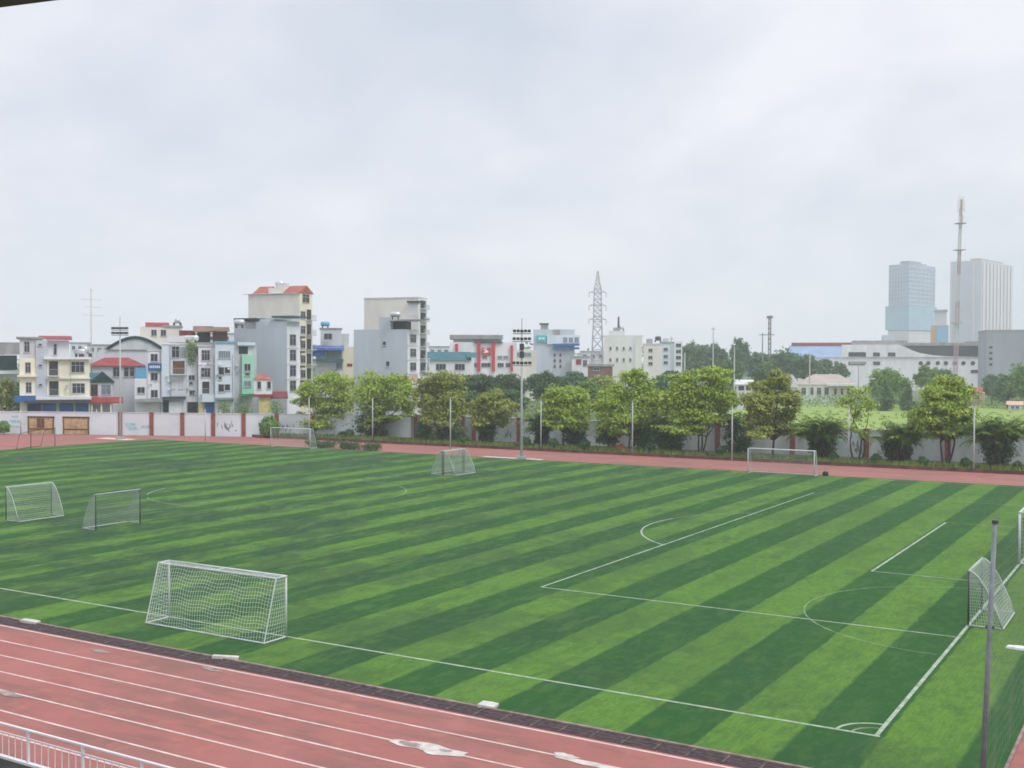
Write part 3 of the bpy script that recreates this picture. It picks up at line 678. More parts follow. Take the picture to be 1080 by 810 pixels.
# low hedges between far turf and track
for (x0, x1, lab, sd) in ((-76.3, -72.6, 'low clipped hedge behind the far left white goal', 1), (-72.0, -66.8, 'long low hedge right of the far left white goal', 2)):
    mb = MB(); R = random.Random(sd); L = x1-x0
    for k in range(int(L*7)):
        leaves(mb, Vector((R.uniform(0, L), R.uniform(-.3, .3), .42+R.uniform(-.2, .2))), (.26, .24, .20), 60, .20, R)
    o = mb.build('low_hedge', 'leaf_deep'); o.location = (x0, 65.9, 0); tag(o, lab, 'hedge', 'low hedges by the far touchline')
b = on_y(655, 78.2); mb = MB(); R = random.Random(3)
pts = [[(x*.32-.95+R.uniform(-.05, .05), y*.3-.45, .02+max(0, .78-abs(x-3)*.13-abs(y-1.5)*.2)*R.uniform(.7, 1.1)) for x in range(7)] for y in range(4)]
for y in range(3):
    for x in range(6): mb.poly([pts[y][x], pts[y][x+1], pts[y+1][x+1], pts[y+1][x]])
for x in range(6): mb.poly([(pts[0][x][0], pts[0][x][1], 0), (pts[0][x+1][0], pts[0][x+1][1], 0), pts[0][x+1], pts[0][x]])
o = mb.build('red_sheet', 'redcloth'); o.location = (b.x, b.y, .15); tag(o, 'crumpled red sheet over a heap under the tree', 'sheet')

# trees beyond the wall
def spread(cx, y0, y1, hw, seed, k=6):
    R = random.Random(seed); out = []
    for i in range(k):
        u = (i+.5)/k*2-1; h = (y1-y0); env = 1-u*u*.35
        out.append((cx+u*hw*.75, y0+h*(.28+.22*R.random())+(1-env)*h*.35, hw*R.uniform(.3, .5), h*R.uniform(.2, .3)))
    out.append((cx+R.uniform(-.2, .2)*hw, y0+h*.22, hw*.62, h*.2)); out.append((cx, y0+h*.6, hw*.75, h*.3))
    return out
GB = 'trees beyond the boundary wall'
FT = [ # label, px, top, bottom, half-width, D, leaf
 ('dark green spreading tree below the white building with red pillars', 505, 395, 424, 27, 190, 'leaf_deep'),
 ('dark tree between red pillared building and floodlight mast', 538, 394, 424, 18, 186, 'leaf_deep'),
 ('pale rounded tree behind the small pale olive tree', 535, 410, 436, 22, 150, 'leaf_pale'),
 ('pale grey green tree behind the broad olive tree', 500, 413, 436, 16, 148, 'leaf_pale'),
 ('dark tree below the grey blue building with teal sign', 575, 393, 425, 20, 200, 'leaf_deep'),
 ('mid green tree below the red-marked white house', 606, 391, 422, 16, 215, 'leaf_far'),
 ('scrubby tree at the foot of the lattice pylon', 633, 396, 424, 17, 230, 'leaf_olive'),
 ('green tree below the beige building with rooftop mast', 622, 403, 436, 18, 165, 'leaf_mid'),
 ('dark bush-like tree behind tall tree with the red sheet', 700, 396, 432, 17, 175, 'leaf_far'),
 ('small tree in front of the pale house with blue side', 707, 391, 412, 11, 240, 'leaf_deep'),
 ('hazy dark tree just right of the white-blue house', 726, 363, 398, 13, 345, 'leaf_far'),
 ('hazy rounded tall tree, second right of the white-blue house', 741, 362, 398, 13, 335, 'leaf_far'),
 ('hazy tree left of the lone tall feathery tree', 757, 365, 400, 13, 325, 'leaf_far'),
 ('tall feathery hazy tree topping the skyline', 780, 357.5, 398, 11, 320, 'leaf_far'),
 ('hazy tree left of the dark lattice mast', 797, 373, 400, 13, 312, 'leaf_far'),
 ('hazy broad tree right of the dark lattice mast', 826, 369, 400, 17, 300, 'leaf_far'),
 ('hazy tree before the blue-roofed hall', 849, 374, 402, 17, 296, 'leaf_far'),
 ('hazy low tree left of the white curved building', 868, 379, 400, 9, 300, 'leaf_far'),
 ('pale tree in front of the tall feathery tree', 770, 380, 412, 15, 262, 'leaf_pale'),
 ('pale low tree left of the hip-roofed house', 806, 382, 410, 13, 266, 'leaf_pale'),
 ('bright full tree right of the hip-roofed house', 937, 388, 426, 23, 236, 'leaf_mid'),
 ('small hazy tree above the hip roof', 886, 384, 402, 9, 330, 'leaf_far'),
 ('bushy tree before the round windows of white building', 979, 386, 412, 14, 262, 'leaf_mid'),
 ('dark tree left of the pink walled house', 1000, 390, 420, 12, 258, 'leaf_far'),
 ('tree right of the pink walled house', 1046, 396, 424, 11, 255, 'leaf_far'),
 ('green tree below the plain grey block', 1062, 394, 426, 14, 238, 'leaf_far'),
 ('tall tree at right edge below the grey block', 1082, 384, 426, 18, 235, 'leaf_mid'),
 ('leafy tree in front of the dark green netting at far left', 8, 400, 440, 13, 156, 'leaf_olive'),
 ('green tree by the cream house at far left', 20, 405, 432, 6, 155, 'leaf_mid'),
]
for i, (lab, px, y0, y1, hw, D, lm) in enumerate(FT):
    tree('broadleaf_tree', lab, px, D, spread(px, y0, y1, hw, 200+i), lm, 2400 if hw > 12 else 1500, .0034*D*.62, 200+i, .2, 'bark', GB, z0=0, clump=.42)
for (px, y0, y1, hw, D, lab) in ((935, 405, 430, 8, 222, 'dark conical cypress standing in the field'), (957, 408, 429, 7.5, 222, 'dark blue green conical cypress right of its pair')):
    L = [(px, y0+(y1-y0)*k/6, hw*(.15+.85*k/6), 4) for k in range(7)]
    tree('cypress_tree', lab, px, D, L, 'leaf_deep', 1500, .34, 300+px, .15, 'bark', 'cypresses in the field', z0=0, cat='tree')
# scrub along the far rim of the field and the distant woodland
mb = MB(); R = random.Random(77)
for _ in range(420):
    px = R.uniform(690, 1110); D = R.uniform(232, 262); q = at(px, 425, D); q.z = R.uniform(.3, 1.6)
    leaves(mb, q, (1.6, 1.3, .7), 26, .42, R)
for _ in range(260):
    px = R.uniform(440, 720); D = R.uniform(150, 240); q = at(px, 425, D); q.z = R.uniform(.2, 2.6)
    leaves(mb, q, (1.6, 1.6, 1.0), 24, .5, R)
tag(mb.build('undergrowth', 'leaf_mid'), 'low undergrowth along the far side of the field', 'undergrowth', kind='stuff')
mb = MB()
for _ in range(1500):
    px = R.uniform(-60, 1180); D = R.uniform(480, 760); q = at(px, 385, D); q.z = abs(R.gauss(0, 1))*4.0+1
    leaves(mb, q, (4.5, 4.5, 2.2), 14, 2.6, R)
tag(mb.build('woodland', 'leaf_far'), 'distant band of trees along the horizon', 'woodland', kind='stuff')

# ------------------------------------------------------------------ buildings
B_ = {}
class Bld:
    "local frame: front face in plane y=0, x from -L1 to 0, y away from the camera; right side in plane x=0"
    def __init__(s, name, label, cat, xl, xc, xr, D, a=None, depth=9, group=None):
        c0 = at(xc, 390, D); s.o = Vector((c0.x, c0.y, 0)); s.D = D
        if a is None: a = math.degrees(math.atan(((xl+xc)/2-540)/FPX))
        a = R_(a); s.e1 = RH*math.cos(a)-FH*math.sin(a); s.e2 = RH*math.sin(a)+FH*math.cos(a)
        s.L1 = -s.fx(xl); s.L2 = s.rx(xr) if xr and xr > xc+.5 else depth
        s.t = thing(name, label, cat, s.o, math.atan2(s.e1.y, s.e1.x), group); s.k = 0; B_[name] = s
    def hit(s, px, py, pt, nrm):
        d = ray(px, py); return CAM+d*((pt-CAM).dot(nrm)/d.dot(nrm))
    def fx(s, px, yo=0, py=390): return (s.hit(px, py, s.o+s.e2*yo, s.e2)-s.o).dot(s.e1)
    def rx(s, px, xo=0, py=390): return (s.hit(px, py, s.o+s.e1*xo, s.e1)-s.o).dot(s.e2)
    def z(s, px, py, yo=0, face='f'):
        return s.hit(px, py, s.o+(s.e2*yo if face == 'f' else s.e1*yo), s.e2 if face == 'f' else s.e1).z
    def rect(s, x0, x1, y0, y1, face='f', yo=0):
        xm = (x0+x1)/2; f = s.fx if face == 'f' else s.rx
        return f(x0, yo), f(x1, yo), (s.z(xm, y1, yo, face) if y1 is not None else 0), s.z(xm, y0, yo, face)
    def box(s, name, x0, x1, y0, y1, mt, yo=0, th=None, face='f', parent=None):
        "block whose front face fills the given window of the view; yo = setback (negative: proud), th = thickness back"
        s.k += 1; ee = .0007*s.k
        a, b, z0, z1 = s.rect(x0, x1, y0, y1, face, yo)
        th = s.L2 if th is None else th
        mb = MB().box(a, b, yo-ee, yo+th, z0-.02, z1) if face == 'f' else MB().box(yo-th, yo+ee, a, b, z0-.02, z1)
        return mb.build(name, mt, parent or s.t)
    def win(s, x0, x1, y0, y1, face='f', yo=0, g='glass', cols=2, fr='frame', name='window'):
        a, b, z0, z1 = s.rect(x0, x1, y0, y1, face, yo); s.k += 1; ee = .0005*s.k+.035; q = .07; mb = MB(); pn = MB()
        def bx(m_, u0, u1, w0, w1, o0, o1):
            if face == 'f': m_.box(u0, u1, yo-o1, yo-o0, w0, w1)
            else: m_.box(yo+o0, yo+o1, u0, u1, w0, w1)
        bx(mb, a-q, a, z0-q, z1+q, .002, ee+.03); bx(mb, b, b+q, z0-q, z1+q, .002, ee+.03)
        bx(mb, a, b, z1, z1+q, .002, ee+.03); bx(mb, a-.12, b+.12, z0-q-.06, z0-.001, .003, ee+.09)
        for i in range(1, cols):
            u = a+(b-a)*i/cols; bx(mb, u-.03, u+.03, z0, z1, .003, ee+.02)
        if z1-z0 > 1.1: bx(mb, a+.001, b-.001, z0+(z1-z0)*.68-.025, z0+(z1-z0)*.68+.025, .0035, ee+.015)
        w = mb.build(name, fr, s.t); bx(pn, a, b, z0, z1, .001, .02+ee*.3); pn.build('pane', g, w); return w
    def balcony(s, x0, x1, y0, y1, face='f', yo=0, proud=.9, dark='dark'):
        "dark sheet painted as recess shade behind, slab and railing in front"
        a, b, z0, z1 = s.rect(x0, x1, y0, y1, face, yo); s.k += 1; ee = .0006*s.k
        def bx(m_, u0, u1, w0, w1, o0, o1):
            if face == 'f': m_.box(u0, u1, yo-o1, yo-o0, w0, w1)
            else: m_.box(yo+o0, yo+o1, u0, u1, w0, w1)
        bal = MB(); bx(bal, a-.1, b+.1, z0-.14, z0, .001, proud); bo = bal.build('balcony', 'lightgrey', s.t)
        rl = MB(); h = min(.95, (z1-z0)*.45); bx(rl, a, b, z0+h-.05, z0+h, proud-.08, proud-.03)
        n_ = max(4, int((b-a)/.22))
        for i in range(n_+1):
            u = a+(b-a)*i/n_; bx(rl, u-.015, u+.015, z0+.001, z0+h-.051, proud-.07, proud-.04)
        rl.build('railing', 'galv', bo); dr = MB(); bx(dr, a+.1, b-.1, z0+.002, z1, .0015, .03+ee); dr.build('recess_shade', dark, s.t)  # dark sheet on the wall stands in for shade inside the recess
    def slab(s, x0, x1, y0, y1, mt, yo=0, th=None, over=.3, name='roof', face='f'):
        s.k += 1; a, b, z0, z1 = s.rect(x0, x1, y0, y1, face, yo); th = s.L2 if th is None else th
        return MB().box(a-over, b+over, yo-over, yo+th+over, z0, z1+.0006*s.k).build(name, mt, s.t)
    def gable(s, x0, x1, yr, ye, mt, yo=0, th=None, over=.35, ridge='x', name='roof'):
        "pitched roof; ridge along x (seen as a slope) or along y (seen as a gable)"
        a, b, ze, zr = s.rect(x0, x1, yr, ye, 'f', yo); th = s.L2 if th is None else th; mb = MB(); a -= over; b += over; y0, y1 = yo-over, yo+th+over
        if ridge == 'x': mb.extrude([(a, y0, ze), (a, y1, ze), (a, (y0+y1)/2, zr)], (b-a, 0, 0))
        elif ridge == 'hip':
            h = min((b-a)*.3, (y1-y0)/2); ym = (y0+y1)/2; n_ = 0; mb.v = [(a, y0, ze), (b, y0, ze), (b, y1, ze), (a, y1, ze), (a+h, ym, zr), (b-h, ym, zr)]
            mb.f = [(0, 1, 5, 4), (1, 2, 5), (2, 3, 4, 5), (3, 0, 4), (3, 2, 1, 0)]
        elif ridge == 'lean': mb.extrude([(a, y0, ze), (a, y1, zr), (a, y1, zr-.12), (a, y0, ze-.12)], (b-a, 0, 0))
        else: mb.extrude([(a, y0, ze), (b, y0, ze), ((a+b)/2, y0, zr)], (0, y1-y0, 0))
        return mb.build(name, mt, s.t)

GH = 'town houses behind the white wall'
# far left, half hidden
b = Bld('shed_house', 'grey roofed house with dark green netting at the left edge', 'house', -30, 19, 0, 164, group=GH)
b.box('wall', -30, 18, 374, None, 'lightgrey'); b.slab(-30, 20, 361, 373.5, 'concrete', yo=.5, th=6, over=.2)
b.box('netting', -30, 18, 375, 390, 'darkgreen', yo=-.6, th=.1); b.slab(-30, 19, 391, 394.5, 'white_wall', yo=-.9, th=2, over=0, name='canopy')
b.slab(-30, 15, 401, 405, 'green_awning', yo=-1.4, th=1.3, over=0, name='awning'); b.win(0, 8, 410, 420)
# cream house
b = Bld('cream_house', 'cream four storey house with grey stair strip and blue stalls below', 'house', 20.5, 94.5, 0, 157, group=GH)
b.box('wall', 20.5, 48, 378, None, 'cream', yo=.4); b.box('upper_wall', 20.8, 49.4, 357.5, 378, 'lightgrey', yo=.45, th=7)
b.box('stair_strip', 38, 49, 359, None, 'bluegrey', yo=.1, th=4); b.box('wing_wall', 49.2, 94.3, 379, None, 'cream', yo=.2)
b.box('penthouse_wall', 50, 73, 359, 379, 'lightgrey', yo=2.5, th=5); b.gable(43, 73.5, 353.2, 357.6, 'redroof', yo=2, th=6, ridge='lean'); b.slab(19.8, 43, 355.3, 357.2, 'concrete', yo=.4, th=7)
b.slab(48, 94.8, 376.4, 379, 'white_wall', yo=-.2, th=8, over=.2, name='cornice'); b.slab(21, 94.8, 418.5, 421.5, 'white_wall', yo=-.5, th=1, over=.2, name='floor_band')
b.slab(49, 94.6, 398.2, 399.6, 'white_wall', yo=.02, th=.3, over=.1, name='floor_band'); b.slab(19, 38, 395.6, 397.5, 'cream', yo=-.1, th=1, over=.1, name='floor_band')
b.win(26, 31, 360.5, 371, yo=.45); b.win(27, 32, 382.5, 393, yo=.4); b.win(27.5, 32.8, 403.5, 414, yo=.4)
for y in (363.5, 385.5, 406): b.win(41, 44, y-.9, y+.9, yo=.1, cols=1)
b.balcony(51, 62, 381, 396, yo=.2); b.balcony(51, 62.5, 402, 417, yo=.2); b.win(75.5, 88.5, 382, 392.5, yo=.2, cols=3); b.win(76.5, 89, 404.5, 414.5, yo=.2, cols=3); b.win(57, 59.8, 363, 374, yo=2.5, cols=1)
b.box('sign', 15, 37.5, 417.2, 424, 'blue', yo=-1.2, th=.15)
for x in (28, 44, 62, 79): b.box('shutter', x+.5, x+(15 if x < 79 else 14.5), 425.5, 436, 'blue' if x != 28 else 'navy', yo=-.1, th=.2)
b.slab(26, 95, 422.5, 425, 'darkmetal', yo=-1.4, th=1.5, over=.05, name='awning')
# tv antenna mast
ba = at(96.3, 390, 170); ba.z = 0
t = thing('antenna_mast', 'slender antenna mast with thin crossarms above the cream house', 'antenna', ba, math.atan2(RH.y, RH.x)); m_ = 170/FPX
MB().tube([(0, 0, 0), (0, 0, zat(96, 304, 170))], [.12, .05], 6).build('pole', 'polepaint', t)
for (yy, a_, c_) in ((306, -3, 3), (315.5, -11, 12), (323.5, -6, 12), (332, -9, 14)):
    MB().tube([(a_*m_, 0, zat(96, yy, 170)), (c_*m_, 0, zat(96, yy, 170)-.15)], .035, 4).build('crossarm', 'polepaint', t)
# gabled little house
b = Bld('gabled_house', 'small grey house with pointed gable and red porch roof', 'house', 94.5, 119, 0, 160, group=GH)
b.box('wall', 95, 118.5, 403.5, None, 'lightgrey'); b.gable(96, 119.5, 392, 403.5, 'darkgreen', ridge='y', over=.25); b.gable(94.5, 104, 393.5, 400.5, 'teal', yo=1.8, th=5, ridge='lean', name='side_roof')
b.win(96, 102.5, 406, 416.5, g='glass', fr='maroon'); b.win(107, 116.5, 406, 416, g='paleglass'); b.gable(94.8, 127, 419, 424.5, 'redroof', yo=-1.5, th=1.2, ridge='lean', name='porch_roof')
for x in (96, 106, 116, 126): b.box('porch_column', x, x+1.6, 424.5, None, 'cream', yo=-1.6, th=.3)
# red roofed house
b = Bld('red_roofed_house', 'grey house under a broad red hipped roof', 'house', 96, 155, 0, 170, group=GH)
b.box('wall', 97, 154, 386, None, 'lightgrey', th=8); b.gable(94.5, 151, 377, 385.8, 'redroof', ridge='hip', th=8, over=.5)
b.win(119.5, 126.5, 387.5, 397, cols=2); b.win(131, 135.5, 387.5, 397, cols=1); b.win(137, 141.5, 387.5, 397, cols=1); b.box('blue_panel', 143, 154.5, 388, 399.5, 'skyblue', yo=-.3, th=.2)
# barrel hall behind
b = Bld('barrel_hall', 'grey hall with low arched roof behind red roofed house', 'hall', 104, 172, 0, 186, group=GH)
b.box('wall', 104, 172, 369, None, 'lightgrey', th=14)
a0, a1, z0, z1 = b.rect(113, 172, 356.8, 369); mb = MB(); mb.extrude([(a0+(a1-a0)*i/14, -.3, z0+.02+(z1-z0)*math.sin(math.pi*i/14)) for i in range(15)], (0, 15, 0)); mb.build('roof', 'grey_wall', b.t)
mb = MB(); mb.tube([(a0+(a1-a0)*i/14, -.4, z0+.15+(z1-z0)*math.sin(math.pi*i/14)) for i in range(15)], .25, 5); mb.build('roof_edge', 'darkgreen', b.t)
# white narrow house with blue sign
b = Bld('narrow_white_house', 'narrow white house carrying a blue signboard', 'house', 142, 170.2, 0, 158, group=GH)
b.box('side_wall', 142, 157.5, 400, None, 'white_wall', yo=.3, th=6); b.box('wall', 156, 170, 370, None, 'white_wall'); b.slab(155.7, 170.3, 368.8, 370.4, 'lightgrey', over=.1)
for y in (373.5, 393.5, 411.5): b.win(159.3, 166, y, y+7.5)
b.win(145, 152.3, 408.5, 414.5, yo=.3); s_ = b.box('sign', 156, 170.6, 383.2, 390.8, 'blue', yo=-.35, th=.12)
a0, a1, z0, z1 = b.rect(157.5, 169, 385.6, 388.2); mb = MB()
for i in range(6): mb.box(a0+(a1-a0)*(i+.1)/6, a0+(a1-a0)*(i+.75)/6, -.41, -.365, z0, z1)
mb.build('lettering', 'signwhite', s_); b.slab(143, 170.5, 421, 424, 'concrete', yo=-1.5, th=1.5, over=.1, name='awning')
# white-blue balcony house
b = Bld('balcony_house', 'pale white house with cluttered balcony and shop front', 'house', 170.6, 196.6, 0, 158.5, group=GH)
b.box('wall', 170.6, 196.6, 363, None, 'paleblue'); b.slab(170.4, 196.8, 361.8, 363.4, 'white_wall', over=.1)
b.win(181.5, 189, 365.5, 377, g='glass'); b.box('panel', 189.6, 196, 366, 377.5, 'concrete', yo=-.04, th=.04); b.balcony(181.5, 195.5, 380.5, 394.5, dark='brown'); b.box('panel', 180.5, 196, 399, 417.5, 'lightgrey', yo=-.05, th=.05)
b.win(181, 184, 402, 410, cols=1, g='paleglass'); b.win(189, 192, 402, 410, cols=1, g='paleglass'); b.slab(171.2, 196, 418.6, 420.6, 'darkmetal', yo=-1.2, th=1.2, over=0, name='awning'); b.box('shop_front', 178, 191.5, 424, None, 'white_wall', yo=-.4, th=.3); b.box('shop_opening', 171.6, 178, 422, None, 'dark', yo=-.06, th=.05)
# creeper house
b = Bld('creeper_house', 'slim white house with green creeper hanging from its roof', 'house', 197, 209, 0, 159, group=GH)
b.box('wall', 197, 209, 362, None, 'white_wall'); b.win(199.3, 205, 396, 400.5); b.win(199.8, 203, 403, 405.5, cols=1); b.win(200, 205.3, 412, 416.5); b.box('shop_opening', 197.5, 209, 424, None, 'dark', yo=-.05, th=.04)
mb = MB(); R = random.Random(9)
for _ in range(40): leaves(mb, Vector((b.fx(R.uniform(198, 207)), R.uniform(-.7, -.15), b.z(203, 363+R.random()**1.6*20))), (.25, .15, .4), 22, .22, R)
mb.build('creeper', 'leaf_mid', b.t)
# white house
b = Bld('white_house', 'white three windowed house with yellow columns at street level', 'house', 209.3, 226.4, 0, 158, group=GH)
b.box('wall', 209.3, 226.4, 365, None, 'white_wall'); b.slab(209, 226.6, 363.8, 365.4, 'lightgrey', over=.15)
b.win(213, 221, 369.5, 380, cols=3); b.win(212.5, 221.5, 388.5, 397.5, cols=3); b.balcony(212.5, 221.5, 402.5, 415); b.slab(209.5, 226.5, 383.6, 384.8, 'white_wall', yo=-.02, th=.3, over=.1, name='floor_band')
b.box('column', 209.6, 213.6, 424, None, 'yellow', yo=-.3, th=.3); b.box('shutter', 216, 225, 424, None, 'blue', yo=-.2, th=.15); b.slab(213, 226.3, 416, 424, 'paleblue', yo=-.9, th=.8, over=0, name='canopy')
# pale blue house
b = Bld('pale_blue_house', 'pale blue house with rows of dark square windows', 'house', 226.8, 246.5, 0, 157.5, group=GH)
b.box('wall', 226.8, 246.5, 361.5, None, 'paleblue'); b.slab(226.5, 246.8, 360, 362, 'skyblue', over=.15)
b.win(231, 242.5, 370.5, 377.5, g='paleglass', cols=5)
for y in (387.5, 405.5):
    b.win(230.6, 236, y, y+7.5, cols=1); b.win(237.2, 242.4, y, y+6, cols=1)
b.win(230.8, 233.6, 397.3, 400, cols=1); b.slab(227, 247, 419.5, 421.5, 'concrete', yo=-1, th=1, over=0, name='awning'); b.box('shop_front', 228, 246, 422.5, None, 'lightgrey', yo=-.1, th=.1)
# grey house with green front
b = Bld('mint_fronted_house', 'grey house with a slim mint green front', 'house', 246.8, 270.5, 0, 161, group=GH)
b.box('wall', 246.8, 270.5, 364, None, 'grey_wall'); b.box('front_wall', 255, 268, 374.5, 416, 'mint', yo=-.6, th=.6); b.box('terrace_opening', 252, 261.5, 365.5, 373.2, 'dark', yo=-.05, th=.05); b.slab(251, 269, 361, 364.3, 'paleblue', yo=-.4, th=3, over=.05)
b.win(258, 264, 384, 391, yo=-.6); b.win(258.8, 263.2, 393.5, 396, yo=-.6, cols=1); b.win(257.8, 264.6, 402, 407.5, yo=-.6, g='paleglass'); b.slab(253, 267.5, 415.5, 418, 'green_awning', yo=-1.5, th=1, over=.1, name='awning')
# little white house on yellow base
b = Bld('cottage', 'little white room with red roof on a yellow base', 'house', 267.5, 287.2, 0, 155, depth=4, group=GH)
b.box('base_wall', 273, 285.5, 418, None, 'yellow', yo=.3, th=3); b.box('wall', 267.7, 287, 400.5, 418, 'white_wall'); b.gable(267.5, 287.3, 395.8, 400.4, 'tileroof', ridge='hip', over=.15); b.slab(267.6, 287.2, 415.8, 418.6, 'redroof', over=.12, name='floor_band')
b.win(271.6, 275, 402.5, 410, cols=1); b.win(282, 285.4, 402.5, 409.5, cols=1); b.gable(285.5, 301, 413.5, 419.5, 'maroon', yo=1, th=3, ridge='lean', name='awning')
def clutter(b, seed, x0, x1, y0, y1, n):
    "air conditioners and drainpipes on a facade"
    R = random.Random(seed)
    for i in range(n):
        x = R.uniform(x0, x1-2); y = R.uniform(y0, y1); b.box('air_conditioner', x, x+1.5+R.random(), y, y+1.6, 'signwhite' if R.random() < .5 else 'galv', yo=-.4-.01*i, th=.38)
    x = x1-.8; b.box('drainpipe', x, x+.45, y0-6, None, 'concrete', yo=-.12, th=.1)
clutter(B_['narrow_white_house'], 1, 157, 169.5, 378, 408, 2); clutter(B_['balcony_house'], 2, 171, 180, 370, 412, 3); clutter(B_['white_house'], 3, 209.5, 226, 381, 402, 3)
clutter(B_['pale_blue_house'], 4, 227, 246, 380, 416, 3); clutter(B_['cream_house'], 5, 63, 75, 384, 414, 2); clutter(B_['creeper_house'], 6, 197, 208.5, 388, 420, 2); clutter(B_['mint_fronted_house'], 7, 247, 255, 380, 410, 2)
for (px, py, rp, lab) in ((236, 429, 5, 'small green shrub behind the wall below the pale blue house'), (258, 430, 6, 'leafy shrub behind the wall below the mint fronted house'), (292, 428, 6, 'leafy shrub behind the wall right of the cottage')):
    p = at(px, py, 151.5); mb = MB(); R = random.Random(px); r_ = rp*151.5/FPX
    for _ in range(34): leaves(mb, Vector((R.gauss(0, .5)*r_*1.4, R.gauss(0, .3)*r_, p.z+R.uniform(-1.4, .5))), (.35, .3, .25), 16, .24, R)
    t = thing('leafy_shrub', lab, 'shrub', (p.x, p.y, 0), 0, 'shrubs behind the white wall'); mb.build('crown', 'leaf_mid', t); MB().tube([(0, 0, 0), (0, 0, p.z)], [.08, .04], 6).build('trunk', 'bark', t)
# roofs behind
b = Bld('terrace_house', 'long pale rooftop storey with small red roof behind the houses', 'house', 148, 192, 0, 188, group=GH)
b.box('wall', 148, 192, 344.5, None, 'pale_cream'); b.gable(154, 178, 339.6, 344.4, 'redroof', ridge='x', th=5, over=.1); b.slab(172, 193, 343.2, 345, 'concrete', yo=-.2, th=5, over=0, name='terrace_roof'); b.win(160, 165, 348, 354); b.win(170, 175, 348, 354)
b = Bld('brown_roofed_house', 'house with two brown tin rooftop shelters and a dark terrace', 'house', 186, 242, 0, 176, group=GH)
b.box('wall', 186, 242, 361, None, 'concrete'); b.box('parapet', 178, 208, 354.5, 361, 'beige', yo=-.2, th=4); b.box('maroon_panel', 189, 206, 348.5, 354, 'maroon', yo=.3, th=.2)
b.box('terrace_opening', 208, 222, 350, 361, 'dark', yo=.8, th=3); b.box('terrace_opening', 224.5, 240, 349, 362, 'brown', yo=.4, th=3)
b.gable(205, 224, 342.8, 349.6, 'brownroof', yo=-.3, th=5, ridge='lean', over=.2); b.gable(222.5, 241, 343.8, 349, 'brownroof', yo=-.7, th=5, ridge='lean', over=.2)
# tall cream building
b = Bld('tall_cream_building', 'tall cream tube building with red tiled roof and balconies', 'apartment building', 262, 315.5, 329, 190, a=22)
b.box('wall', 262, 315.5, 309.5, None, 'pale_cream'); a0, a1, z0, z1 = b.rect(262, 315.5, 309.5, None); zt = z1
MB().box(.002, .12, .02, b.L2-.02, 0, zt-.03).build('front_wall', 'cream', b.t)
mb = MB(); L1, L2 = b.L1, b.L2
for (u0, u1) in ((-L1+1.0, -L1*.62), (-L1*.30, .25)):
    mb.extrude([(u0, -.3, zt+.02), (u0, L2+.3, zt+.02), (u0, L2/2, zt+1.35)], (u1-u0, 0, 0))
mb.build('roof', 'tileroof', b.t); MB().box(-L1*.62+.01, -L1*.30-.01, .3, L2-.3, zt+.01, zt+1.0).build('roof_room', 'pale_cream', b.t)
MB().box(-L1-.9, -.05, -.35, -.01, zt-.1, zt+.015).build('cornice', 'lightgrey', b.t); MB().box(-L1*.5, -L1*.5+1.6, 1, 2.4, zt+1.01, zt+1.8).build('roof_turret', 'lightgrey', b.t)
b.win(319, 326, 310.5, 319, 'r', yo=.12)
for i, y in enumerate((325.5, 341, 356.5, 372, 387.5)):
    b.balcony(323.2, 328.4, y+1, y+12, 'r', yo=.12, proud=1.0); b.win(317.2, 321.8, y+3, y+10.5, 'r', yo=.12)
    b.slab(0, 0, 0, 0, 'x') if False else None
for y in (355.5, 371, 386.5, 402): b.box('air_conditioner', 316.3, 322, y-.9, y+1.2, 'darkmetal', yo=.95, th=.8, face='r')
b2 = Bld('grey_blue_building', 'broad blank grey blue side of a building with white windowed front', 'apartment building', 247, 302.5, 316, 178, a=22)
b2.box('wall', 247, 302.5, 339, None, 'bluegrey'); a0, a1, z0, z1 = b2.rect(247, 302.5, 339, None)
MB().box(.002, .1, .02, b2.L2-.02, 0, z1-.8).build('front_wall', 'white_wall', b2.t)
for y in (353, 369, 385.5, 401.5): b2.win(305.6, 311.8, y, y+11, 'r', yo=.1)
for y in (366.5, 383, 399): b2.box('floor_band', 302.8, 315.5, y-.6, y+.6, 'white_wall', yo=.2, th=.1, face='r')
b2.slab(247.5, 270, 335.6, 338.2, 'darkgreen', yo=-.3, th=4, over=.1, name='awning'); b2.box('roof_room', 271.5, 290, 336.5, 339, 'bluegrey', yo=.6, th=5)
MB().box(-L1*.25, 1.2, -.4, b2.L2+.2, z1+.55, z1+.85).build('canopy', 'teal', b2.t)
mb = MB()
for i in range(16):
    x = -3.0+i*.26; mb.box(x-.03, x+.03, -.1, -.04, z1, z1+.55)
mb.build('railing', 'galv', b2.t); b2.box('terrace_opening', 259, 270, 339.5, 346, 'concrete', yo=-.06, th=.05)
def tank(label, px, py, D, r=.6, h=1.3, lying=True, mt='tank'):
    "a rooftop water tank standing where it is seen"
    p = at(px, py, D); t = thing('water_tank', label, 'water tank', p, math.atan2(RH.y, RH.x), 'rooftop water tanks')
    if lying: MB().tube([(-h, 0, r+.3), (-h+.15, 0, r+.3), (h-.15, 0, r+.3), (h, 0, r+.3)], [r*.6, r, r, r*.6], 12).build('drum', mt, t, True)
    else: MB().tube([(0, 0, .3), (0, 0, h+.1), (0, 0, h+.3)], [r, r, r*.4], 12).build('drum', mt, t, True)
    MB().box(-h*.7, -h*.5, -r*.7, r*.7, -.1, .45).box(h*.5, h*.7, -r*.7, r*.7, -.1, .45).build('stand', 'darkmetal', t)
tank('white lying water tank on the grey blue building terrace', 252.5, 345.5, 177.5, .5, .8)
tank('steel water tank on the tall cream building roof', 295, 303.8, 194, .45, .7)
tank('steel water tank on the cream house roof', 84, 376, 160, .4, .8); tank('upright steel tank beside the cream house roof', 90, 376, 163, .5, 1.2, False)
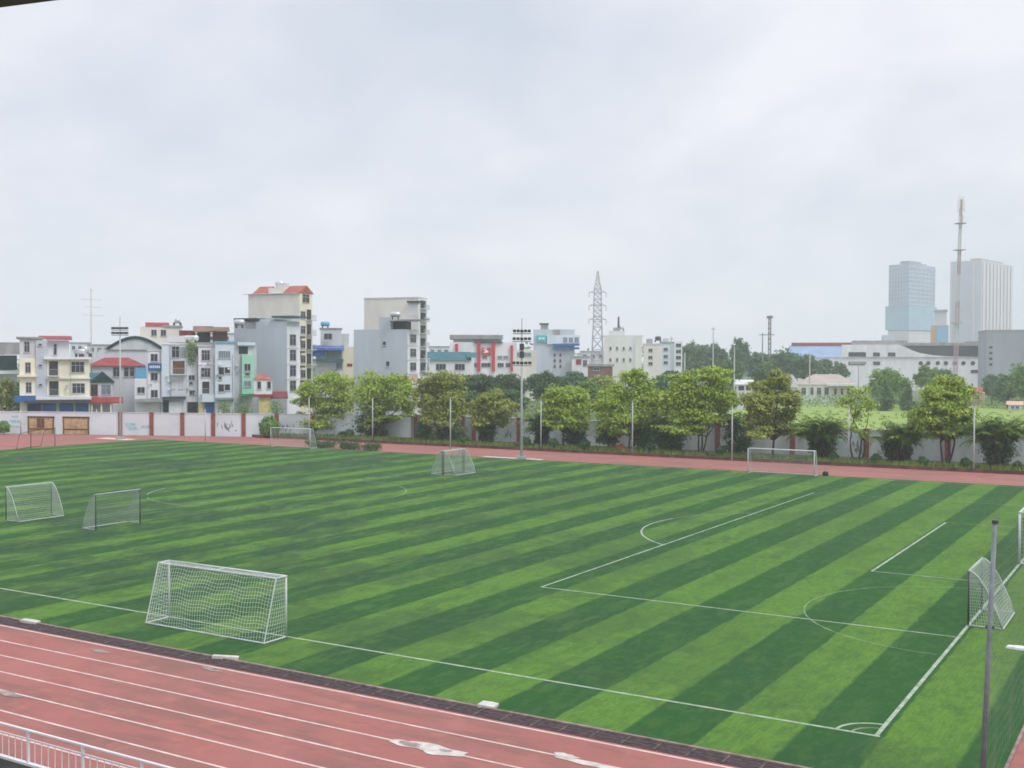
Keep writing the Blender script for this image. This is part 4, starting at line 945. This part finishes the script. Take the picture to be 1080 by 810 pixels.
tank('pale lying tank on the creeper house roof', 202, 361.8, 161, .4, 1.0); tank('upright tank on the long pale rooftop storey', 187, 343, 190, .45, .9, False)
tank('steel tank on the grey tower block lower roof', 417, 336.5, 184, .45, .8); tank('blue tank on roof left of grey tower block', 343, 346, 205, .45, .8, True, 'skyblue')
tank('small tank on the beige building roof', 655, 349, 262, .6, 1.0, False); tank('dark tank on the white-blue house roof', 694, 360.5, 300, .8, 1.2, False, 'darkmetal')
# block with blue roofs
b = Bld('blue_awning_building', 'grey and cream house with blue metal awnings', 'apartment building', 329, 373, 0, 200)
b.box('wall', 333, 362, 366, None, 'white_wall'); b.box('side_wall', 362.2, 373, 365.5, None, 'cream', yo=.3); b.box('roof_room', 338, 360, 347, 366, 'lightgrey', yo=1, th=5); b.box('roof_room', 360, 368, 352, 366, 'grey_wall', yo=1.4, th=4); b.slab(337.5, 360.5, 345.8, 347.5, 'concrete', yo=1, th=5, over=.1)
b.gable(329.5, 363, 364, 368.8, 'blue', yo=-1.6, th=3, ridge='lean', over=0, name='awning'); b.box('blue_sheet', 329.5, 343, 367, 376, 'blue', yo=-1.2, th=.2); b.slab(330, 362, 378.5, 381.5, 'teal', yo=-1.5, th=1.5, over=0, name='awning'); b.box('terrace_opening', 344, 361, 370, 378, 'concrete', yo=-.05, th=.05)
b.win(355, 361, 383, 389, g='paleglass'); b.win(342, 350, 352, 358); b.box('red_panel', 366, 371.5, 383.5, 386.5, 'redroof', yo=.25, th=.05)
# grey tower block in two parts
b = Bld('tall_beige_building', 'beige tower block with balconies behind blank grey block', 'apartment building', 384, 441, 450, 196, a=18)
b.box('wall', 384, 441, 314.5, None, 'pale_cream'); a0, a1, z0, z1 = b.rect(384, 441, 314.5, None); b.slab(384, 441, 313.6, 314.8, 'lightgrey', over=.1)
MB().box(.002, .1, .02, b.L2-.02, 0, z1-.1).build('front_wall', 'white_wall', b.t); b.box('terrace_opening', 431, 440.5, 317, 333, 'beige', yo=-.05, th=.05); b.slab(429, 441, 317.2, 319.2, 'darkmetal', yo=-.6, th=1, over=0, name='awning')
for y in (317, 330, 343, 356.5, 369.5, 382.5): b.balcony(443, 449, y, y+8.5, 'r', yo=.1, proud=.8)
b2 = Bld('blank_grey_block', 'blank pale grey block stepping down in front of beige tower', 'apartment building', 373, 429.5, 441.5, 184, a=18)
b2.box('wall', 373, 429.5, 347.5, None, 'bluegrey'); b2.box('upper_wall', 400, 412, 334.5, 347.5, 'bluegrey', yo=.02, th=6); a0, a1, z0, z1 = b2.rect(373, 429.5, 347.5, None)
MB().box(.002, .1, .02, b2.L2-.02, 0, z1-.1).build('front_wall', 'white_wall', b2.t)
for y in (353, 368, 382.5): b2.win(432.5, 438.5, y, y+8, 'r', yo=.1); b2.box('floor_band', 430, 441, y+10.6, y+12, 'lightgrey', yo=.16, th=.1, face='r')
b2.box('panel', 431.5, 440, 393.5, 401.5, 'pinkwall', yo=.13, th=.1, face='r'); b2.win(404, 407, 360.3, 364, cols=1); b2.win(407.5, 410.8, 381.3, 386, cols=1)
b2.gable(411, 441, 335.5, 338.5, 'darkmetal', yo=-.4, th=5, ridge='lean', over=0, name='shelter_roof'); b2.box('terrace_opening', 413, 428.5, 339.2, 347.2, 'dark', yo=1.0, th=2)
# teal roofed shed
b = Bld('teal_roofed_shed', 'low white shed under a long teal roof', 'shed', 450, 502, 0, 215)
b.box('wall', 453, 500, 380, None, 'white_wall'); b.gable(450.5, 495, 370.8, 380, 'teal', ridge='x', over=.4, th=10); b.gable(493, 503, 371.5, 377, 'teal', ridge='x', over=.1, th=7, name='side_roof'); b.win(460, 470, 384, 390, cols=3); b.win(480, 490, 384, 390, cols=3)
# white building with red pillars
b = Bld('red_pillared_building', 'white building with red pillars and a red square sign', 'building', 473, 546, 0, 260)
b.box('wall', 474, 545, 361, None, 'white_wall'); b.box('upper_wall', 478, 529, 357, 361, 'lightgrey', yo=1, th=10); b.slab(475.5, 529, 353.2, 357.6, 'concrete', yo=0, th=11, over=.3); b.slab(500, 530, 360.2, 361.6, 'darkmetal', yo=-.5, th=1, over=0, name='canopy')
for (x0, x1, y0) in ((480, 483, 362.5), (503.2, 506.6, 361), (518.6, 522, 361.5), (538.5, 541, 364)): b.box('pillar', x0, x1, y0, 391.5, 'red', yo=-.6, th=.55)
s_ = b.box('sign', 508.2, 517, 366.5, 374.2, 'red', yo=-.4, th=.3); a0, a1, z0, z1 = b.rect(510, 515.2, 368.3, 372.6); MB().extrude([(a0, -.5, z0), (a1, -.5, z0+.2), (a1, -.5, z1-.5), (a0+.5, -.5, z1)], (0, .07, 0)).extrude([(a0-.15, -.52, z1-.25), (a1-.4, -.52, z1+.1), (a1-.4, -.52, z1+.3), (a0-.15, -.52, z1+.0)], (0, .05, 0)).build('emblem', 'signwhite', s_)
for (x0, x1) in ((498, 502.6), (508, 517), (525, 531), (533.5, 538)): b.win(x0, x1, 383, 387, cols=3)
for x in (485, 492, 509, 525, 531): b.win(x, x+4.5, 375.5, 378.5, cols=2, g='paleglass')
b.box('wing_wall', 541, 566, 369, None, 'pale_cream', yo=2, th=8); b.win(545, 560, 372, 376, yo=2, cols=4, g='paleglass')
# grey-blue building with teal sign
b = Bld('teal_sign_building', 'grey blue building with teal sign and dark blue bands', 'building', 562.5, 612, 0, 285)
b.box('wall', 562.5, 606, 347.5, None, 'bluegrey'); b.box('glass_storey', 577, 611.5, 353.5, 363, 'paleblue', yo=-.5, th=6); b.box('roof_room', 570, 578, 341.5, 347.5, 'concrete', yo=2, th=4); b.slab(568.5, 578.5, 340.8, 342, 'darkmetal', yo=1.5, th=5, over=0)
s_ = b.box('sign', 565.8, 576.2, 353.6, 360.4, 'tealsign', yo=-.5, th=.4); a0, a1, z0, z1 = b.rect(568, 574.5, 356, 358.3); MB().box(a0, a0+(a1-a0)*.4, -.62, -.51, z0, z1).box(a0+(a1-a0)*.5, a1, -.62, -.51, z0+.1, z1).build('lettering', 'signwhite', s_)
for y in (362.5, 366.2): b.box('blue_band', 583.5, 611, y, y+2.2, 'blue', yo=-.9, th=.8)
b.box('roof_box', 583.5, 590.5, 347.5, 354, 'concrete', yo=-.2, th=3)
for x in (584, 590): 
    for y in (373, 379, 385): b.win(x, x+2, y, y+3, cols=1)
for x in (594, 600, 606): b.win(x, x+4, 356, 361, yo=-.5, cols=2, g='paleglass')
b = Bld('small_white_house', 'small white house with a red mark beside the pylon', 'house', 603, 621, 0, 275)
b.box('wall', 603, 621, 377, None, 'white_wall'); b.slab(602.5, 621.5, 375.5, 377.4, 'concrete', over=.2); b.box('red_panel', 607.5, 613, 379, 384.5, 'redroof', yo=-.1, th=.1); b.win(615, 619, 380, 386)
# beige building with mast
b = Bld('beige_building', 'blank beige white building with a rooftop mast', 'building', 636.5, 677, 0, 258)
b.box('wall', 636.5, 677, 354.5, None, 'beige'); b.box('upper_wall', 642, 659, 349, 354.5, 'beige', yo=.4, th=6); b.slab(636, 677.4, 353.7, 355, 'lightgrey', yo=.1, th=8, over=.1)
b.box('lift_room', 646.5, 653.5, 345.5, 349, 'concrete', yo=1, th=3); b.box('edge_strip', 668, 670, 356, None, 'lightgrey', yo=-.1, th=.1); p0 = b.rect(651, 653.5, 333.5, 346); MB().tube([(p0[0]+.25, 2, p0[2]), (p0[0]+.25, 2, p0[3])], [.25, .18], 6).build('roof_mast', 'darkmetal', b.t)
for x in (643, 650, 657, 664): b.win(x, x+1.6, 366, 369, cols=1); b.win(x, x+1.6, 378, 381, cols=1)
b = Bld('white_blue_house', 'pale house pair with white balconied tower at right', 'apartment building', 678, 720, 0, 290)
b.box('wall', 678.5, 698, 363.5, None, 'pale_cream'); b.box('tower_wall', 697.5, 711, 361.5, None, 'paleblue', yo=.3); b.box('front_wall', 711, 719.5, 360, None, 'white_wall', yo=-.4, th=6); b.slab(696, 712, 360.4, 361.8, 'concrete', yo=.2, th=7, over=.1); b.slab(678, 698, 362.3, 363.8, 'lightgrey', yo=0, th=7, over=.1)
b.box('roof_room', 681.5, 688, 357.5, 363.5, 'concrete', yo=2, th=3); b.box('roof_room', 699, 705, 357, 361.5, 'grey_wall', yo=2, th=3)
for y in (362.5, 369, 375.5, 382): b.win(713, 718, y, y+3.4, yo=-.4)
for y in (367, 374.5, 381): b.win(700, 704, y, y+3, yo=.3); b.win(684, 688, y+1, y+4)
# low brown wall below pylon
b = Bld('site_hut', 'low dark brown hut under the lattice pylon', 'hut', 620, 646, 0, 250, depth=4)
b.box('wall', 620, 646, 386, None, 'brownroof'); b.slab(619.5, 646.5, 384, 386.4, 'concrete', over=.3); b.win(626, 632, 388, 390.5)
# hall with blue roof
b = Bld('blue_roofed_hall', 'long hall with light blue roof and red ridge', 'hall', 832, 900, 0, 430)
b.box('wall', 834, 899, 377, None, 'white_wall'); b.gable(832, 900, 363.8, 377, 'bluehall', ridge='x', th=20, over=.3); a0, a1, z0, z1 = b.rect(834, 899, 363.4, 365); MB().box(a0, a1, 9.2, 10.8, z1-.3, z1+.9).build('ridge', 'redroof', b.t)
for x in (872, 880, 888): b.win(x, x+4, 381, 385, cols=2)
# white curved building
b = Bld('white_modern_building', 'long white building with sweeping dark glass band and round windows', 'building', 888, 1041, 0, 380, a=14)
b.box('wall', 888, 1040.5, 376.5, None, 'white_wall', th=22)
a0, a1, z0, z1 = b.rect(888, 1040, 363.6, 376.5); xs = lambda px: b.fx(px)
zz = lambda px, py: b.z(px, py)
prof = [(888, 376.8), (1040, 376.8), (1030, 376.6), (1000, 376.0), (985, 375.0), (970, 372.5), (960, 369), (953, 365.5), (948, 363.8), (888, 363.8)]
MB().extrude([(xs(p), -.4, zz(p, q)+.05) for p, q in prof], (0, 6, 0)).build('sweep_wall', 'white_wall', b.t)
b.box('glass_band', 944, 1040, 365.2, 376.6, 'curtainwall', yo=.5, th=18); b.slab(900, 1036, 361.6, 364.6, 'concrete', yo=3, th=14, over=.2); b.slab(900, 956, 359.2, 361.8, 'concrete', yo=5, th=10, over=.2, name='canopy'); b.box('roof_room', 931, 943.5, 353.4, 360, 'bluegrey', yo=6, th=6); b.slab(1021, 1041, 360, 362, 'concrete', yo=3, th=8, over=.2, name='canopy')
for (x0, x1, y0, y1) in ((895, 913, 371.6, 375.6), (921, 927.5, 372, 375.3), (936.5, 944, 372, 375.3), (895, 912, 381.6, 384.6), (921, 928, 381.6, 384.6), (1024, 1036, 390.3, 393)): b.win(x0, x1, y0, y1, yo=-.4 if y0 < 376 else 0, cols=4 if x1-x0 > 10 else 2, g='dark', fr='darkmetal')
for px in (971, 979, 989, 997.5, 1007, 1016, 1026, 1034):
    cx, cz, rr = xs(px), zz(px, 383), .72; w = MB(); w.extrude([(cx+rr*math.cos(t), 0, cz+rr*math.sin(t)) for t in [2*math.pi*i/14 for i in range(14)]], (0, -.12, 0)); wo = w.build('round_window', 'darkmetal', b.t)
    w = MB(); w.extrude([(cx+rr*.88*math.cos(t), -.121, cz+rr*.88*math.sin(t)) for t in [2*math.pi*i/14 for i in range(14)]], (0, -.02, 0)); w.build('pane', 'dark', wo)
b = Bld('grey_block', 'plain grey block with small stacked windows at right edge', 'building', 1040, 1100, 0, 345, a=14, depth=16)
b.box('wall', 1040, 1100, 349, None, 'midgrey'); b.slab(1040, 1100, 347.8, 349.2, 'concrete', over=.1)
for y in (365, 371, 377, 383): b.win(1043, 1046.6, y, y+2.8, cols=1)
# towers
GTW = 'high-rise towers on the skyline'
b = Bld('high_rise_tower', 'high-rise tower wrapped in teal netting, still being built', 'tower', 936.5, 957.5, 985.5, 860, a=48, group=GTW)
b.box('wall', 936.5, 957.5, 279, None, 'towergrey'); zt = b.z(957, 279); H = zt
for fc, (u0, u1) in (('f', (-b.L1, 0)), ('r', (0, b.L2))):
    fl = MB()
    for k in range(26):
        z = H-2-k*3.15
        if z < 18: break
        if fc == 'f': fl.box(u0+.4, u1-.4, -.42, -.02, z-.5, z)
        else: fl.box(.02, .42, u0+.4, u1-.4, z-.5, z)
    for k in range(1, 7):
        u = u0+(u1-u0)*k/7
        if fc == 'f': fl.box(u-.35, u+.35, -.30, -.021, 18, H-1)
        else: fl.box(.021, .30, u-.35, u+.35, 18, H-1)
    fl.build('floor_slabs', 'towerpalegrey', b.t)
zn0, zn1 = b.z(957, 348), b.z(957, 322.5)
MB().box(-b.L1-2, 1.2, -1.2, -.6, zn0, zn1).box(.6, 1.2, -.599, b.L2+1, zn0, zn1).build('netting', 'towernet', b.t)
MB().box(-b.L1-.2, .3, -.35, -.25, 0, zn0-.5).box(.25, .35, 0, b.L2, 0, zn0-.5).build('lower_wall', 'towerwhite', b.t); MB().box(-b.L1*.5, -1, 2, b.L2*.5, zt+.02, zt+3).box(-b.L1*.3, -3, b.L2*.55, b.L2*.8, zt+.01, zt+2).build('roof_room', 'concrete', b.t)
b = Bld('high_rise_tower', 'pale high-rise tower with vertical white stripes at right', 'tower', 1001.5, 1034, 1067, 900, a=42, group=GTW)
b.box('wall', 1001.5, 1034, 276, None, 'towerpalegrey'); zt = b.z(1034, 276); fs = MB()
for k in range(9):
    u = b.L2*(k+.2)/9; fs.box(.01, 1.0, u, u+b.L2/9*.55, 0, zt-.5)
for k in (0, 1, 4): fs.box(-b.L1+b.L1*k*.18, -b.L1+b.L1*k*.18+1.6, -.8, -.01, 0, zt-.5)
fs.build('pilasters', 'towerwhite', b.t); wn = MB()
for k in range(8):
    for j in range(26): wn.box(.012, .08, b.L2*(k+.80)/9, b.L2*(k+1.12)/9, 14+j*2.95, 15.5+j*2.95)
tag(wn.build('window_grid', 'paleglass', b.t), kind='stuff'); MB().box(-b.L1*.4, -2, 3, b.L2*.75, zt+.02, zt+3).build('roof_room', 'concrete', b.t); b.slab(1001.5, 1034, 275.2, 276.2, 'lightgrey', over=.3)
b = Bld('low_tower', 'low orange and blue building between the two towers', 'building', 981, 1000, 0, 700)
b.box('wall', 981, 1000, 343, None, 'orange', th=14); b.box('glass_front', 987.5, 999.5, 344, 361, 'skyblue', yo=-.5, th=1); b.box('roof_room', 985.5, 998, 328, 343, 'towerpalegrey', yo=2, th=8); b.slab(984.5, 998.5, 326.5, 328.5, 'concrete', yo=1.5, th=9, over=.2)
# houses in the field
b = Bld('hip_roofed_house', 'wide house with pale hipped roof across the field', 'house', 838, 905, 0, 262, depth=12)
b.box('wall', 841, 902, 405.5, None, 'pale_cream'); b.gable(838.5, 905, 395, 405.8, 'hiproof', ridge='hip', over=.2); b.box('canopy', 872, 906, 404.6, 407, 'white_wall', yo=-1.6, th=1.5)
for x in (846, 854, 862, 870): b.win(x, x+4, 409, 416)
for x in (880, 887, 894): b.win(x, x+2.5, 410, 416, cols=1)
t = thing('garden_fence', 'low pale balustrade in front of the hip-roofed house', 'fence', at(848, 424, 254)-Vector((0, 0, at(848, 424, 254).z)), math.atan2(RH.y, RH.x)); mb = MB(); Wf = 48*254/FPX
mb.box(0, Wf, -.08, .08, .85, 1.0); mb.box(0, Wf, -.08, .08, 0, .2)
MB.build(mb, 'rail', 'lightgrey', t); mb = MB()
for i in range(28): mb.box(i*Wf/27-.1, i*Wf/27+.1, -.06, .06, .201, .849)
mb.build('balusters', 'lightgrey', t)
b = Bld('pink_house', 'small orange pink house with red roof beside the field', 'house', 1008, 1039, 0, 248, depth=8)
b.box('wall', 1010, 1039, 414, None, 'pinkwall'); b.gable(1008, 1035, 408.8, 414, 'tileroof', ridge='x', over=.3); b.win(1016, 1021, 416.5, 421); b.win(1028, 1033, 416.5, 421)
b = Bld('roadside_hut', 'tiny pink roofed hut at the right edge of the field', 'hut', 1063, 1079, 0, 225, depth=4)
b.box('wall', 1064, 1078, 427, None, 'lightgrey'); b.gable(1063, 1079, 423.4, 427, 'pinkwall', ridge='x', over=.2); b.win(1067, 1070, 428.5, 431); b.win(1072, 1075, 428.5, 431)
b = Bld('white_hut', 'small white roofed hut with dark openings among the trees', 'hut', 776, 794, 0, 225, depth=5)
b.box('wall', 777, 793, 405.5, None, 'lightgrey'); b.gable(776, 794, 400.6, 405.5, 'lightgrey', ridge='x', over=.2); b.box('opening', 779, 785, 407, 411.5, 'dark', yo=-.05, th=.05); b.box('opening', 787, 792, 407, 411.5, 'dark', yo=-.05, th=.05)
# low houses in the haze between the near ones
for (x0, x1, y, D, mt, lab) in ((452, 476, 366, 420, 'lightgrey', 'low hazy grey house behind the teal roof'), (612, 640, 371, 420, 'grey_wall', 'dark hazy house behind the pylon legs'), (196, 250, 352, 320, 'lightgrey', 'hazy house behind the brown tin shelters'), (74, 96, 362, 300, 'paleblue', 'pale hazy building behind the cream house roof'), (93, 118, 364, 290, 'grey_wall', 'grey hazy building behind the antenna mast')):
    b = Bld('distant_house', lab, 'house', x0, x1, 0, D, depth=10, group='hazy houses in the distance'); b.box('wall', x0, x1, y, None, mt); b.slab(x0, x1, y-1, y+.3, 'concrete', over=.2)
    for i in range(3): b.win(x0+(x1-x0)*(i*.3+.1), x0+(x1-x0)*(i*.3+.24), y+3, y+6.5)

# ------------------------------------------------------------------ pylon, masts, poles
def lattice(mb, H, w0, w1, n, r, off=(0, 0), z0=0, lean=(0, 0)):
    def c(k, i):
        u = k/n; w = w0+(w1-w0)*(u**.7); sx, sy = ((-1, -1), (1, -1), (1, 1), (-1, 1))[i]
        return Vector((off[0]+sx*w+lean[0]*u, off[1]+sy*w+lean[1]*u, z0+(H-z0)*u))
    for i in range(4): mb.tube([c(k, i) for k in range(n+1)], r, 4, False)
    for k in range(n):
        for i in range(4):
            j = (i+1) % 4; mb.tube([c(k, i), c(k+1, j)], r*.6, 3, False); mb.tube([c(k, j), c(k+1, i)], r*.6, 3, False); mb.tube([c(k+1, i), c(k+1, j)], r*.6, 3, False)
D = 330; b0 = at(630, 390, D); b0.z = 0; H = zat(630, 286, D); m_ = D/FPX
t = thing('lattice_pylon', 'grey lattice power pylon with three crossarms', 'pylon', b0, math.atan2(RH.y, RH.x))
mb = MB(); zk = zat(630, 345, D); lattice(mb, zk, 8*m_, 4.6*m_, 6, .14); lattice(mb, zat(630, 304, D), 4.6*m_, 3.6*m_, 7, .11, z0=zk); lattice(mb, H, 3.6*m_, .5*m_, 4, .10, z0=zat(630, 304, D)); mb.build('tower', 'galv', t)
for yy in (308.5, 322.5, 337):
    z = zat(630, yy, D); mb = MB()
    for s in (-1, 1): mb.tube([(s*9*m_, 0, z), (0, 0, z+.9)], .1, 4); mb.tube([(s*9*m_, 0, z), (s*2*m_, -1, z-.1)], .09, 4); mb.tube([(s*9*m_, 0, z), (s*9*m_, 0, z-1.4)], .1, 5)
    mb.tube([(-9*m_, 0, z), (9*m_, 0, z)], .1, 4); mb.build('crossarm', 'galv', t)
D = 320; b0 = at(1007, 390, D); b0.z = 0; H = zat(1012, 207, D); m_ = D/FPX
t = thing('telecom_mast', 'tall red and white telecom mast before the striped tower', 'mast', b0, math.atan2(RH.y, RH.x)); ln_ = 5*m_
zs = [0]+[zat(1008, y, D) for y in (362, 341, 318, 290, 264, 236)]+[H*.985]
for i in range(len(zs)-1):
    mb = MB(); n_ = max(3, int((zs[i+1]-zs[i])/1.6)); off = (ln_*zs[i]/H, 0); lattice(mb, zs[i+1], 0.46-.03*i, .44-.03*i, n_, .07, off, zs[i], (ln_*(zs[i+1]-zs[i])/H, 0)); mb.build('mast_section', 'palered' if i < 1 else 'palered' if i % 2 == 0 else 'goalpaint', t)
for y in (236, 264, 341): z = zat(1010, y, D); MB().box(ln_*z/H-1.3, ln_*z/H+1.3, -1.3, 1.3, z, z+.2).build('platform', 'galv', t)
for k, (dx, y0, y1) in enumerate(((-3, 211, 224), (3.2, 211, 224), (-1.6, 206, 220), (1.8, 207, 221), (-2, 228, 236), (2.3, 227, 235))):
    x = ln_+dx*m_; MB().box(x-.22, x+.22, -.25, .1, zat(1012, y1, D), zat(1012, y0, D)).box(min(x, ln_), max(x, ln_), -.05, .05, zat(1012, (y0+y1)/2, D), zat(1012, (y0+y1)/2, D)+.1).build('antenna', 'signwhite', t)
D = 300; b0 = at(811.5, 390, D); b0.z = 0; H = zat(811.5, 333, D); m_ = D/FPX
t = thing('lattice_mast', 'dark slim lattice mast standing among the hazy trees', 'mast', b0, math.atan2(RH.y, RH.x)); mb = MB(); lattice(mb, H, .40, .28, 16, .075); mb.build('tower', 'darkpole', t)
MB().box(-.75, .75, -.5, .5, H-.7, H-.1).build('head', 'darkpole', t); MB().tube([(-8*m_, 0, zat(811, 353, D)), (5*m_, 0, zat(811, 353, D))], .1, 5).build('crossarm', 'darkpole', t)
for (px, yt, D, arm, lab) in ((804, 351, 280, 3.5, 'thin utility pole left of the dark lattice mast'), (752, 345, 300, 2, 'pale thin utility pole among the hazy trees'), (774.5, 366, 250, 2, 'pale concrete pole below the tall feathery tree'), (854, 372, 250, 2, 'pale pole in front of the blue-roofed hall'), (708, 355, 255, 2, 'thin pole before the white-blue house'), (722, 372, 200, 2, 'pole behind the largest spreading tree')):
    p = at(px, 390, D); p.z = 0; H = zat(px, yt, D); t = thing('utility_pole', lab, 'pole', p, math.atan2(RH.y, RH.x), 'utility poles beyond the wall'); MB().tube([(0, 0, 0), (0, 0, H)], [.2, .12], 6).build('shaft', 'polepaint' if px != 804 else 'darkpole', t); MB().box(-arm*D/FPX, arm*D/FPX, -.06, .06, H-.6, H-.45).build('crossarm', 'darkpole', t)
D = 240; p = at(905.3, 400, D); p.z = 0; H = zat(905, 384, D)
t = thing('street_lamp', 'street lamp with flat wide head by the hip-roofed house', 'lamp', p, math.atan2(RH.y, RH.x)); MB().tube([(0, 0, 0), (0, 0, H)], [.12, .08], 6).build('shaft', 'galv', t); MB().box(-1.8, 1.6, -.3, .3, H+.002, H+.5).build('lamp_head', 'concrete', t)

# ------------------------------------------------------------------ haze, sky, sun
hz = MB().box(-1640, 1040, -840, 1840, -1.03, 125); ho = hz.build('haze', 'net'); tag(ho, kind='stuff')
mt = bpy.data.materials.new('haze'); mt.use_nodes = True; N = mt.node_tree.nodes; L = mt.node_tree.links; N.clear()
out = N.new('ShaderNodeOutputMaterial'); pv = N.new('ShaderNodeVolumePrincipled'); pv.inputs['Color'].default_value = (.93, .97, 1, 1); pv.inputs['Density'].default_value = .00055; pv.inputs['Anisotropy'].default_value = .1
L.new(pv.outputs[0], out.inputs['Volume']); ho.data.materials.clear(); ho.data.materials.append(mt)

SUN_EL = R_(52); sh = (RH*.75-FH*.66).normalized(); sun_dir = sh*math.cos(SUN_EL)+UP*math.sin(SUN_EL)
sl = bpy.data.lights.new('sun', 'SUN'); sl.energy = 1.5; sl.angle = R_(16); sl.color = (1, .97, .92)
so = bpy.data.objects.new('sun', sl); col.objects.link(so); so.rotation_euler = (-sun_dir).to_track_quat('-Z', 'Y').to_euler(); so.location = (0, 0, 60)
w = bpy.data.worlds.new('World'); sc.world = w; w.use_nodes = True; N = w.node_tree.nodes; L = w.node_tree.links
bg = N['Background']; bg.inputs['Strength'].default_value = .1
sky = N.new('ShaderNodeTexSky'); sky.sky_type = 'NISHITA'; sky.sun_disc = False; sky.sun_elevation = SUN_EL; sky.sun_rotation = math.atan2(sun_dir.x, sun_dir.y); sky.dust_density = 2
tc = N.new('ShaderNodeTexCoord'); sp = N.new('ShaderNodeSeparateXYZ'); L.new(tc.outputs['Generated'], sp.inputs[0])
def wm(op, a, b_):
    n = N.new('ShaderNodeMath'); n.operation = op
    for i, v in enumerate((a, b_)):
        if isinstance(v, (int, float)): n.inputs[i].default_value = v
        else: L.new(v, n.inputs[i])
    return n.outputs[0]
den = wm('ADD', wm('MAXIMUM', sp.outputs[2], 0.), .42)
cb = N.new('ShaderNodeCombineXYZ'); L.new(wm('DIVIDE', sp.outputs[0], den), cb.inputs[0]); L.new(wm('DIVIDE', sp.outputs[1], den), cb.inputs[1])
def cn(scale, det, off):
    mp = N.new('ShaderNodeMapping'); mp.inputs['Location'].default_value = off; L.new(cb.outputs[0], mp.inputs[0])
    n = N.new('ShaderNodeTexNoise'); n.inputs['Scale'].default_value = scale; n.inputs['Detail'].default_value = det; n.inputs['Roughness'].default_value = .5; n.inputs['Distortion'].default_value = .4; L.new(mp.outputs[0], n.inputs['Vector']); return n.outputs['Fac']
big = cn(1.5, 4, (-4.6, 8.1, 0)); sm = cn(4.5, 5, (3, 2, 0))
f = wm('ADD', wm('MULTIPLY', big, .75), wm('MULTIPLY', sm, .25))
rp = N.new('ShaderNodeValToRGB'); e = rp.color_ramp.elements; e[0].position = .37; e[0].color = (.60, .66, .755, 1); e[1].position = .61; e[1].color = (.89, .885, .955, 1); L.new(f, rp.inputs[0])
sc_ = N.new('ShaderNodeVectorMath'); sc_.operation = 'SCALE'; L.new(rp.outputs[0], sc_.inputs[0])
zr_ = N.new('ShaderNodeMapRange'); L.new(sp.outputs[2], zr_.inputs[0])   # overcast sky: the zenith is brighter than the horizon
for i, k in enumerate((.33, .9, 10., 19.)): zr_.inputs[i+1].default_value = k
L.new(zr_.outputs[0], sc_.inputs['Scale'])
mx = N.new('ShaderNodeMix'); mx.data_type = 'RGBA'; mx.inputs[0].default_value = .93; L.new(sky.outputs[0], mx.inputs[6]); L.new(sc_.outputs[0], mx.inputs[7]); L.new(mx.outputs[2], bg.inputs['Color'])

sc.view_settings.view_transform = 'Standard'; sc.view_settings.look = 'None'; sc.view_settings.exposure = .12; sc.view_settings.gamma = 1
sc.render.engine = 'CYCLES'; sc.cycles.use_denoising = True; sc.cycles.max_bounces = 6; sc.cycles.transparent_max_bounces = 12; sc.cycles.volume_bounces = 2; sc.cycles.filter_width = 1.7
sc.cycles.use_adaptive_sampling = True; sc.cycles.adaptive_threshold = .015
